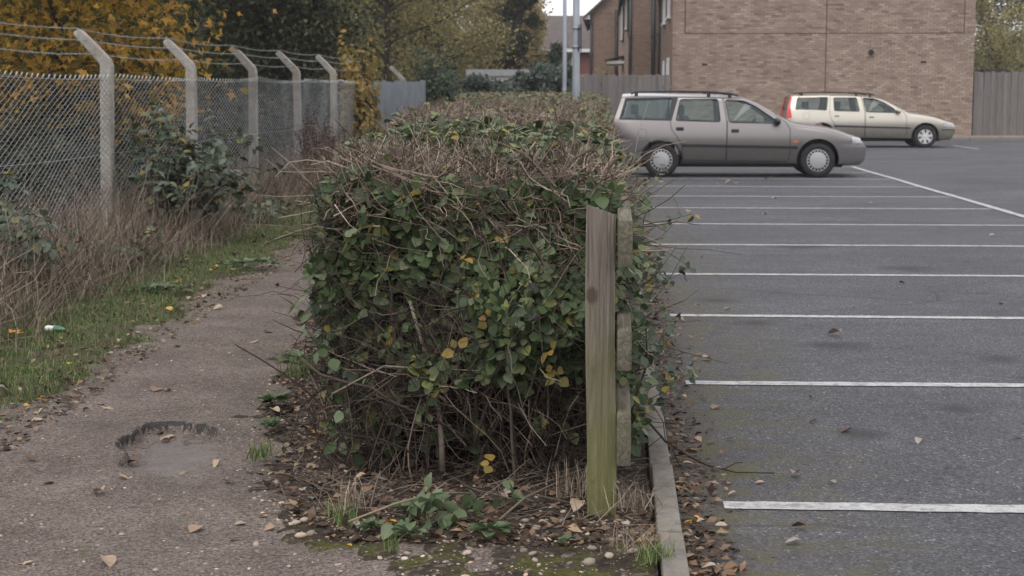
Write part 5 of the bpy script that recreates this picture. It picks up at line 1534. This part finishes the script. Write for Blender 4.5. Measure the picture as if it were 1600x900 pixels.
    # ---- seats, wheel to steer by, dashboard, underbody
    def seat(x, y, rear=False):
        w = .24 if not rear else .56
        bm = box_bm(x - .05, x + .42, y - w, y + w, .40, .58, .05, 3)
        b2 = box_bm(x - .12, x + .02, y - w, y + w, .50, 1.06, .05, 3)
        for v in b2.verts: v.co.x -= (v.co.z - .5) * .30
        t_ = bpy.data.meshes.new('t'); b2.to_mesh(t_); b2.free(); bm.from_mesh(t_)
        st_ = part('seat', bm_mesh('seat', bm, M['seat'], True))
        for hy in ((y,) if not rear else (y - .3, y + .3)):
            hb = box_bm(x - .34, x - .22, hy - .12, hy + .12, 1.07, 1.25, .04, 3)
            part('headrest', bm_mesh('headrest', hb, M['seat'], True), st_)
    for x, y, rr in S['seats']: seat(x, y, rr)
    sx_, sz_ = S['steering']; aa = np.linspace(0, 2 * np.pi, 25)
    part('steering_wheel', tube_mesh('steering_wheel', [(sx_ + .10 * math.sin(t), -.36 + .18 * math.cos(t), sz_ + .15 * math.sin(t)) for t in aa], .014, M['trim'], 6))
    part('dashboard', bm_mesh('dashboard', box_bm(S['dash'] - .32, S['dash'] - .06, -hw + .12, hw - .12, .45, S['belt'] - .03, .05, 3), M['seat'], True))
    part('underbody', bm_mesh('underbody', box_bm(.35, L - .35, -.52, .52, .17, .30, .02), M['trim'], False))
    root.location = place[:3]; root.rotation_euler = (0, 0, place[3])
    return root

# ---- the grey estate (outline read off the photograph in its own side view)
def A(cx, cy): return ((900 + cx / 3.3333 - 949.5) / 90.7, (177 - cy * .3) / 90.7)
S1 = dict(paint=M['paint_mauve'], half_width=.845, length=4.44, belt=.965, dash=3.02,
    top=[(0, 1.435), (.25, 1.452), (.8, 1.452), (1.9, 1.43), A(850, 166), A(925, 183), A(1010, 232), A(1120, 295), A(1150, 304), A(1250, 316), A(1350, 332), A(1420, 348), (4.33, .735), (4.44, .715)],
    tail_lean=[(.2, .05), (.3, 0), (.55, 0), (.6, .05), (.95, .09), (1.45, .26)],
    nose_lean=[(.2, .12), (.30, .02), (.5, 0), (.54, .01), (.555, .085), (.66, .095), (.72, .14), (.9, .2)],
    windows=[[A(232, 284), A(264, 184), A(500, 178), A(480, 290)], [A(518, 294), A(543, 184), A(738, 184), A(750, 301)], [A(797, 304), A(774, 187), A(872, 193), A(932, 220), A(1012, 275), A(1058, 309)]],
    screen=(A(925, 184), A(1122, 297)), rear_cut=[(-.1, .98), (.5, .98), (.5, 1.34), (-.1, 1.34)],
    wheels=(A(445, 500)[0], A(1258, 500)[0]), wheel_r=.297, wheel='cover', wheel_mat=M['hubcap'],
    doors=[[A(507, 172), A(489, 298), A(497, 340), A(530, 385), A(552, 425), A(558, 500), A(781, 503), A(783, 300), A(758, 173)],
           [A(766, 173), A(787, 300), A(785, 503), A(1100, 507), A(1112, 480), A(1110, 335), A(1085, 300), A(1020, 248), A(945, 200), A(880, 178)]],
    handles=[(*A(540, 337), .13), (*A(827, 347), .13)], handle_h=.058, handle_mat=M['trim'],
    pieces=[('front_bumper', [A(1343, 418), A(1600, 418), A(1600, 540), A(1343, 540)], 0, M['bumper_grey'], False),
            ('rear_bumper', [A(60, 392), A(378, 396), A(378, 540), A(60, 540)], 0, M['bumper_grey'], False),
            ('headlight', [A(1430, 376), A(1560, 376), A(1560, 412), A(1434, 412)], .40, M['lamp_clear'], True),
            ('tail_light', [A(60, 300), A(192, 300), A(192, 355), A(60, 355)], .55, M['lamp_red'], True),
            ('side_moulding', [A(553, 416), A(553, 430), A(1152, 441), A(1152, 426)], .62, M['trim'], True),
            ('window_surround', [A(222, 288), A(255, 176), A(531, 171), A(496, 294)], .50, M['trim'], True),
            ('side_repeater', [A(1127, 397), A(1127, 407), A(1153, 408), A(1153, 398)], .62, M['lamp_orange'], True)],
    fuel=(*A(343, 360), .075), fuel_square=False, mirror=A(1035, 297), mirror_mat=M['trim'],
    rail=[A(285, 152), A(312, 141), A(530, 138), A(690, 142), A(800, 150), A(845, 163)],
    seats=[(1.55, -.36, False), (1.55, .36, False), (.75, 0, True)], steering=(2.48, .86))
q = gp(1033, 277)
estate_car('estate_car', 'mauve grey estate car parked across the bays beside the hedge', S1, (at(949.5, 277, q.y).x, q.y + .845 - .01, 0, 0))

# ---- the pale gold estate by the wall
def B(cx, cy): return ((cx - 90) / 319.4, (557 - cy) / 319.4)
S2 = dict(paint=M['paint_beige'], half_width=.90, length=4.585, belt=1.0, dash=3.22,
    top=[(0, 1.45), (.2, 1.455), (1.0, 1.475), (1.8, 1.462), B(800, 102), B(930, 126), B(1040, 180), B(1150, 247), B(1210, 252), B(1330, 272), B(1440, 298), (4.46, .74), (4.585, .70)],
    tail_lean=[(.2, .06), (.3, 0), (.62, 0), (.68, .03), (1.0, .05), (1.47, .17)],
    nose_lean=[(.2, .14), (.30, .05), (.5, 0), (.57, .015), (.66, .06), (.72, .13), (.9, .2)],
    windows=[[B(174, 226), B(193, 123), B(456, 120), B(442, 233)], [B(508, 238), B(503, 123), B(702, 124), B(727, 244)], [B(785, 249), B(754, 127), B(850, 134), B(930, 162), B(1015, 215), B(1058, 256)]],
    screen=(B(930, 127), B(1150, 248)), rear_cut=[(-.1, 1.0), (.5, 1.0), (.5, 1.37), (-.1, 1.37)],
    wheels=(B(404, 460)[0], B(1295, 460)[0]), wheel_r=.304, wheel='alloy', wheel_mat=M['alloy'],
    doors=[[B(476, 108), B(468, 240), B(478, 300), B(510, 350), B(535, 400), B(540, 470), B(772, 474), B(772, 250), B(736, 110)],
           [B(745, 110), B(777, 250), B(776, 474), B(1120, 477), B(1132, 430), B(1128, 290), B(1105, 250), B(1030, 190), B(940, 145), B(860, 118)]],
    handles=[(*B(530, 283), .125), (*B(830, 292), .125)], handle_h=.026, handle_mat=M['trim'],
    pieces=[('front_bumper', [B(1425, 392), B(1700, 392), B(1700, 520), B(1425, 520)], 0, M['paint_beige'], False),
            ('bumper_strip', [B(1436, 396), B(1436, 409), B(1700, 411), B(1700, 398)], 0, M['trim'], False),
            ('rear_bumper', [B(20, 372), B(300, 375), B(300, 520), B(20, 520)], 0, M['paint_beige'], False),
            ('headlight', [B(1440, 345), B(1452, 336), B(1700, 336), B(1700, 376), B(1440, 376)], .42, M['lamp_clear'], True),
            ('tail_light', [B(40, 86), B(152, 90), B(132, 200), B(142, 300), B(60, 306), B(20, 300)], .66, M['lamp_red'], True),
            ('side_moulding', [B(508, 362), B(508, 377), B(1165, 393), B(1165, 380)], .65, M['trim'], True),
            ('sill', [B(480, 470), B(480, 520), B(1180, 520), B(1180, 474)], .65, M['trim'], True),
            ('front_lip', [B(1410, 484), B(1410, 520), B(1700, 520), B(1700, 478)], 0, M['trim'], False)],
    fuel=(*B(268, 284), .085), fuel_square=True, mirror=B(1050, 240), mirror_mat=M['paint_beige'],
    rail=[B(205, 92), B(230, 78), B(480, 74), B(700, 78), B(820, 88), B(862, 100)],
    seats=[(1.75, -.38, False), (1.75, .38, False), (.9, 0, True)], steering=(2.7, .90))
# headlight and tail light must stand proud of the bumper and body pieces they overlap
q = gp(1443, 231)
estate_car('estate_car', 'pale gold estate car with tall red tail lights before the brick wall', S2, (at(1227, 231, q.y).x, q.y + .90, 0, 0))

# ================================================================ fallen leaves, pebbles, sticks, litter
rl = np.random.default_rng(606)
def curled(w, seed):
    r = np.random.default_rng(seed)
    V, F = leaf_template(w, .16, .05, 4); V = V.copy()
    V[:, 2] += .22 * (V[:, 0] / w) ** 2 * r.uniform(.2, 1.5) + .16 * np.sin(V[:, 1] * 3.3 + r.uniform(0, 3)) * r.uniform(.2, 1)
    V[:, 1] -= .5; V[:, 2] -= V[:, 2].min()
    V[:, :2] += r.normal(size=(len(V), 2)) * .025
    return V, F
fl_shapes = [curled(w, s) for s, w in enumerate((.62, .72, .55, .8, .66))]
V, F = LEAF_MAPLE; V = V.copy(); V[:, 1] -= .4; V[:, 2] = .05 + .10 * np.sin(V[:, 0] * 5) + .06 * np.cos(V[:, 1] * 6); fl_shapes.append((V, F))
fl_me = {m: [new_mesh('fallen_leaf', v, f, True, [M[m]]) for v, f in fl_shapes] for m in ('fallen_tan', 'fallen_brown', 'fallen_yellow', 'fallen_grey')}
WORD = {'fallen_tan': 'dry tan', 'fallen_brown': 'dark brown', 'fallen_yellow': 'bright yellow orange', 'fallen_grey': 'bleached grey'}
nleaf = 0
def fallen(x, y, z, size, mat, where, shape=None):
    global nleaf
    if nleaf >= 298: return
    nleaf += 1
    s = rl.integers(0, 5 if mat == 'fallen_grey' else 6) if shape is None else shape
    o = link('fallen_leaf', fl_me[mat][s], None, f'{WORD[mat]} fallen leaf lying {where}', 'fallen leaf', f'{WORD[mat]} leaves {where}')
    o.location = (x, y, z + .002); size *= .70; o.scale = (size, size, size * rl.uniform(.4, 1.1))
    o.rotation_euler = (rl.normal() * .15, rl.normal() * .15, rl.uniform(0, 6.28))
def zof(f, x, y): return float(f(np.array(x), np.array(y)))
def pick(w): return ('fallen_tan', 'fallen_brown', 'fallen_yellow', 'fallen_grey')[rl.choice(4, p=w)]
# leaves that can be matched one by one: tarmac bays
for px, py, s, m in ((1303, 524, .16, 'fallen_tan'), (1270, 660, .07, 'fallen_tan'), (1322, 674, .10, 'fallen_brown'), (1434, 692, .075, 'fallen_grey'), (1243, 744, .11, 'fallen_tan'), (1187, 755, .06, 'fallen_tan'), (1300, 755, .07, 'fallen_grey'),
                     (1247, 827, .09, 'fallen_brown'), (1238, 850, .085, 'fallen_grey'), (1118, 638, .09, 'fallen_tan'), (1141, 688, .06, 'fallen_grey'), (1480, 730, .04, 'fallen_grey'), (1590, 684, .06, 'fallen_tan'), (1090, 480, .09, 'fallen_tan'), (1137, 484, .09, 'fallen_tan'), (1105, 563, .10, 'fallen_tan'), (1090, 555, .10, 'fallen_tan'), (1064, 500, .08, 'fallen_tan'),
                     (1410, 443, .09, 'fallen_brown'), (1297, 450, .07, 'fallen_brown'), (1565, 476, .08, 'fallen_brown'), (1210, 311, .16, 'fallen_tan'), (1195, 337, .14, 'fallen_tan'), (1138, 287, .2, 'fallen_tan'), (1200, 280, .22, 'fallen_tan'), (1150, 287, .14, 'fallen_grey'), (1120, 288, .13, 'fallen_tan'), (1033, 284, .16, 'fallen_tan'), (1036, 288, .13, 'fallen_grey'),
                     (1268, 622, .05, 'fallen_brown'), (1195, 400, .06, 'fallen_brown'), (1098, 403, .08, 'fallen_brown'), (1118, 460, .08, 'fallen_brown'), (1075, 330, .14, 'fallen_tan'), (1360, 318, .14, 'fallen_grey'), (1550, 368, .14, 'fallen_tan')):
    q = gp(px, py, .003); fallen(q.x, q.y, .003, s * .85, m, 'on the tarmac bays')
# the path
for px, py, s, m in ((168, 641, .09, 'fallen_tan'), (243, 613, .10, 'fallen_tan'), (262, 613, .07, 'fallen_tan'), (156, 774, .075, 'fallen_tan'), (166, 879, .095, 'fallen_tan'), (41, 878, .07, 'fallen_tan'), (305, 829, .085, 'fallen_tan'), (60, 661, .09, 'fallen_tan'), (67, 648, .09, 'fallen_tan'), (157, 634, .07, 'fallen_tan'), (192, 750, .075, 'fallen_tan'), (338, 725, .06, 'fallen_tan'), (276, 541, .07, 'fallen_tan'),
                     (47, 722, .08, 'fallen_brown'), (75, 758, .07, 'fallen_brown'), (200, 554, .08, 'fallen_tan'), (135, 645, .06, 'fallen_grey'), (356, 756, .07, 'fallen_brown'), (375, 820, .06, 'fallen_tan'), (366, 842, .06, 'fallen_brown'), (410, 810, .05, 'fallen_yellow'), (420, 828, .07, 'fallen_tan'), (420, 520, .09, 'fallen_brown'), (396, 535, .10, 'fallen_tan'), (340, 485, .10, 'fallen_tan'), (455, 415, .13, 'fallen_brown'), (433, 447, .10, 'fallen_brown'), (300, 470, .10, 'fallen_tan')):
    q = gp(px, py, 0); fallen(q.x, q.y, zof(path_z, q.x, q.y), s, m, 'on the gravelly path')
for px, py, s, m in ((262, 676, .10, 'fallen_tan'), (258, 682, .085, 'fallen_tan'), (250, 672, .06, 'fallen_brown'), (205, 722, .10, 'fallen_brown'), (285, 746, .05, 'fallen_tan')):
    q = gp(px, py, -.02); fallen(q.x, q.y, zof(path_z, q.x, q.y), s, m, 'in the pothole of the path')
# litter drift at the foot of the kerb
for k in range(74):
    y = 4.3 + 10 * rl.random() ** 1.7; x = KX1 + .012 + abs(rl.normal()) * .10
    fallen(x, y, .004 + abs(rl.normal()) * .008, rl.uniform(.035, .075), pick([.5, .36, .06, .08]), 'against the kerb')
# verge edge
for k in range(66):
    y = 5.8 + 12 * rl.random() ** 1.5; x = path_l(y) - abs(rl.normal()) * .22 + .06
    fallen(x, y, max(zof(verge_z, x, y), zof(path_z, x, y)) + .012, rl.uniform(.05, .10), pick([.55, .15, .2, .1]), 'on the grass edge of the path')
for px, py, s, m in ((280, 441, .15, 'fallen_yellow'), (20, 528, .13, 'fallen_yellow'), (30, 530, .10, 'fallen_yellow'), (43, 617, .08, 'fallen_yellow'), (22, 618, .07, 'fallen_grey')):
    q = gp(px, py, .05); fallen(q.x, q.y, zof(verge_z, q.x, q.y) + .03, s, m, 'upright in the verge grass', 5)
# bed in front of and beside the hedge
for px, py, s, m in ((612, 816, .075, 'fallen_yellow'), (543, 842, .05, 'fallen_yellow'), (500, 675, .085, 'fallen_yellow'), (497, 697, .05, 'fallen_yellow'), (778, 727, .07, 'fallen_yellow'), (1000, 843, .045, 'fallen_yellow'), (600, 778, .10, 'fallen_brown'), (585, 800, .07, 'fallen_brown'), (700, 810, .09, 'fallen_brown')):
    q = gp(px, py, .04); fallen(q.x, q.y, zof(bed_z, q.x, q.y) + .012, s, m, 'on the soil before the hedge')
for k in range(200):
    y = 4.95 + 3.4 * rl.random() ** 1.2; x = bed_l(y) + .05 + rl.random() * (.55 if y > 5.5 else 1.1)
    if x > .1: continue
    fallen(x, y, zof(bed_z, x, y) + .004, rl.uniform(.04, .09), pick([.22, .58, .03, .17]), 'on the soil before the hedge')
# the small stuff of the same drifts: crumbled leaf bits nobody could count
n = 8500; u = rl.random(n)
ya = 4.3 + 12 * rl.random(n) ** 1.5; xa = KX1 + .01 + np.abs(rl.normal(size=n)) * .085; za = np.full(n, .004) + np.abs(rl.normal(size=n)) * .006
yb = 4.85 + 6 * rl.random(n) ** 1.2; xb = bed_l(yb) + rl.random(n) * 1.2; xb = np.minimum(xb, .14); zb_ = bed_z(xb, yb) + .003
bed = u > .17
pos = np.stack([np.where(bed, xb, xa), np.where(bed, yb, ya), np.where(bed, zb_, za)], -1)
nv = 4200; yv = 5.4 + 16 * rl.random(nv) ** 1.5; xv = path_l(yv) + .15 - 1.3 * rl.random(nv) ** 1.4
pos = np.concatenate([pos, np.stack([xv, yv, np.maximum(verge_z(xv, yv), path_z(xv, yv)) + .008], -1)]); n = len(pos)
nrm = np.tile(UP, (n, 1)) + rl.normal(size=(n, 3)) * .35
V, F = scatter(LEAF_SMALL[0], LEAF_SMALL[1], pos, frames(nrm, rand_dirs(rl, n)), rl.uniform(.012, .055, n))
m = leafmat('litter_bits', [(0, (.035, .025, .02)), (.5, (.09, .06, .042)), (.8, (.20, .13, .085)), (1, (.34, .25, .16))], .8, .15, .05)
link('leaf_litter', new_mesh('leaf_litter', V, F, False, [m]), label='crumbled brown leaf litter along the kerb and under the hedge', cat='leaf litter', kind='stuff')
# dead bents and snapped straws lying at the hedge foot
n = 260; y = 5.0 + .9 * rl.random(n) ** .8; x = rl.uniform(-1.2, .1, n); s = np.stack([x, y, bed_z(x, y) + .006], -1)
P = walk(rl, s, np.stack([rl.normal(size=n), rl.normal(size=n) * .6, np.abs(rl.normal(size=n)) * .28], -1), rl.uniform(.06, .26, n), 4, .15)
V, F = tubes(P, np.linspace(1, .5, 4)[None] * rl.uniform(.0008, .002, n)[:, None], 3)
link('fallen_straws', new_mesh('fallen_straws', V, F, False, [M['stem']]), label='thin dead straws strewn at the foot of the hedge', cat='straw', kind='stuff')
# pebbles
def ico(seed):
    r = np.random.default_rng(seed); bm = bmesh.new(); bmesh.ops.create_icosphere(bm, subdivisions=2, radius=1)
    for v in bm.verts: v.co = Vector((v.co.x * 1.25, v.co.y, v.co.z * .62)) * (1 + r.normal() * .05)
    return bm_mesh('pebble', bm, M['stone'], True, 80)
pm = [ico(s) for s in range(4)]
rows = [(818, 852, .018), (820, 800, .02), (838, 815, .02), (990, 858, .022), (952, 860, .02), (921, 866, .026), (985, 838, .018), (970, 830, .015), (730, 850, .017), (735, 845, .019), (748, 858, .015), (476, 800, .022), (462, 803, .02), (470, 824, .024), (484, 820, .02), (636, 850, .018), (632, 858, .016), (832, 858, .016), (836, 868, .014), (812, 808, .014), (890, 870, .016), (925, 845, .018), (870, 805, .014), (856, 830, .013), (400, 830, .014), (727, 891, .022), (440, 770, .014), (905, 780, .014), (880, 790, .013), (1010, 815, .013)]
for px, py, s in rows:
    q = gp(px, py, .04); inbed = q.x > bed_l(q.y)
    z = max(zof(bed_z, q.x, q.y), zof(path_z, q.x, q.y))
    o = link('pebble', pm[rl.integers(0, 4)], None, 'small rounded pebble half sunk in the bare soil before the hedge', 'pebble', 'pebbles in the soil before the hedge')
    s *= .72; o.location = (q.x, q.y, z + s * .2); o.scale = (s, s, s); o.rotation_euler = (rl.normal() * .2, rl.normal() * .2, rl.uniform(0, 6))
oc = bmesh.new(); bmesh.ops.create_icosphere(oc, subdivisions=1, radius=1)
tv = np.array([v.co for v in oc.verts]) * [1.2, 1, .6]; tfc = [np.array([[v.index for v in f.verts] for f in oc.faces])]; oc.free()
n = 5200; y = 4.1 + 5.0 * rl.random(n) ** 1.4; x = -2.6 + 2.72 * rl.random(n) ** .75
zz = np.maximum(bed_z(x, y), path_z(x, y)); zz = np.where(x > bed_l(y) - .35, zz, path_z(x, y))
sz = .0022 + .0065 * rl.random(n) ** 3
ok = (hole_d(x, y) < -.05) & ((x > bed_l(y) - .1) | (rl.random(n) < .45))
x, y, zz, sz = x[ok], y[ok], zz[ok], sz[ok]; n = len(x)
V, F = scatter(tv, tfc, np.stack([x, y, zz], -1), frames(np.tile(UP, (n, 1)) + rl.normal(size=(n, 3)) * .2, rand_dirs(rl, n)), sz)
link('gravel', new_mesh('gravel', V, F, False, [M['stone']]), label='loose gravel grains scattered over path and soil', cat='gravel', kind='stuff')
# snapped bramble lying over the kerb onto the tarmac
pts = [gp(1010, 655, .12), gp(1040, 690, .105), gp(1075, 712, .03), gp(1105, 727, .012), gp(1150, 738, .010), gp(1210, 739, .012)]
fs = empty('fallen_branch', pts[2], 'dark thin branch lying over the kerb onto the tarmac', 'branch')
link('stick', tube_mesh('stick', [tuple(q) for q in pts], .0042 * np.linspace(1.2, .6, 6), M['twig'], 6), fs)
for a, b in (((1040, 690), (1025, 640)), ((1060, 702), (1052, 655)), ((1030, 680), (1062, 728)), ((1130, 734), (1160, 722))):
    u, v = gp(*a, .10 if a[0] < 1070 else .012), gp(*b, .13 if a[0] < 1070 else .02)
    link('side_twig', tube_mesh('side_twig', [tuple(u), tuple((u + v) / 2 + Vector((.01, 0, .012))), tuple(v)], .0022, M['twig'], 5), fs)
for a, b, lab in (((545, 815), (735, 770), 'pale dry cane lying on the soil below the young bramble'), ((905, 745), (780, 812), 'thin straw coloured cane leaning from the hedge foot')):
    u, v = gp(*a, .055), gp(*b, .06)
    link('dry_cane', tube_mesh('dry_cane', [tuple(u), tuple(u.lerp(v, .35) + Vector((0, .01, .02))), tuple(u.lerp(v, .7) + Vector((0, -.01, .03))), tuple(v)], .0038, M['dry_grass'], 6), None, lab, 'cane')
# crushed bottle on the verge
q = gp(88, 521, .04)
bt = empty('plastic_bottle', q, 'crushed green and white plastic bottle lying in the verge grass', 'bottle')
prof = [(0, .0), (.026, .004), (.030, .02), (.026, .06), (.031, .09), (.029, .12), (.020, .145), (.011, .16), (.011, .18)]
V, F = [], []
for k in range(14):
    a = 2 * math.pi * k / 14
    for r_, l_ in prof: V.append((l_ - .09, r_ * math.cos(a) * 1.1, .03 + r_ * math.sin(a) * .75))
for k in range(14):
    for j in range(len(prof) - 1): F.append((k * 9 + j, ((k + 1) % 14) * 9 + j, ((k + 1) % 14) * 9 + j + 1, k * 9 + j + 1))
b1 = link('body', new_mesh('body', V, [np.array(F)], True, [M['bottle_green']])); b1.parent = bt
V = [(min(max(v[0], -.088), -.012), v[1] * 1.06, (v[2] - .03) * 1.06 + .03) for v in V]
b2 = link('wrapper', new_mesh('wrapper', V, [np.array(F)], True, [M['bottle_white']])); b2.parent = bt
bt.rotation_euler = (0, 0, R(-12)); bt.scale = (.75, .8, .85)

# ================================================================ thin autumn air
hz = NM('haze')
hz.t.nodes.remove(hz.b)
vol = hz.n('ShaderNodeVolumePrincipled')
vol.inputs['Color'].default_value = (.93, .94, .97, 1); vol.inputs['Density'].default_value = .0006
vol.inputs['Anisotropy'].default_value = 0.2
hz.l(vol.outputs[0], hz.t.nodes['Material Output'].inputs['Volume'])
box('haze', -120, 120, -40, 175, -1.2, 22, hz.m, kind='stuff', label='thin pale autumn haze filling the air over the whole place', cat='haze')
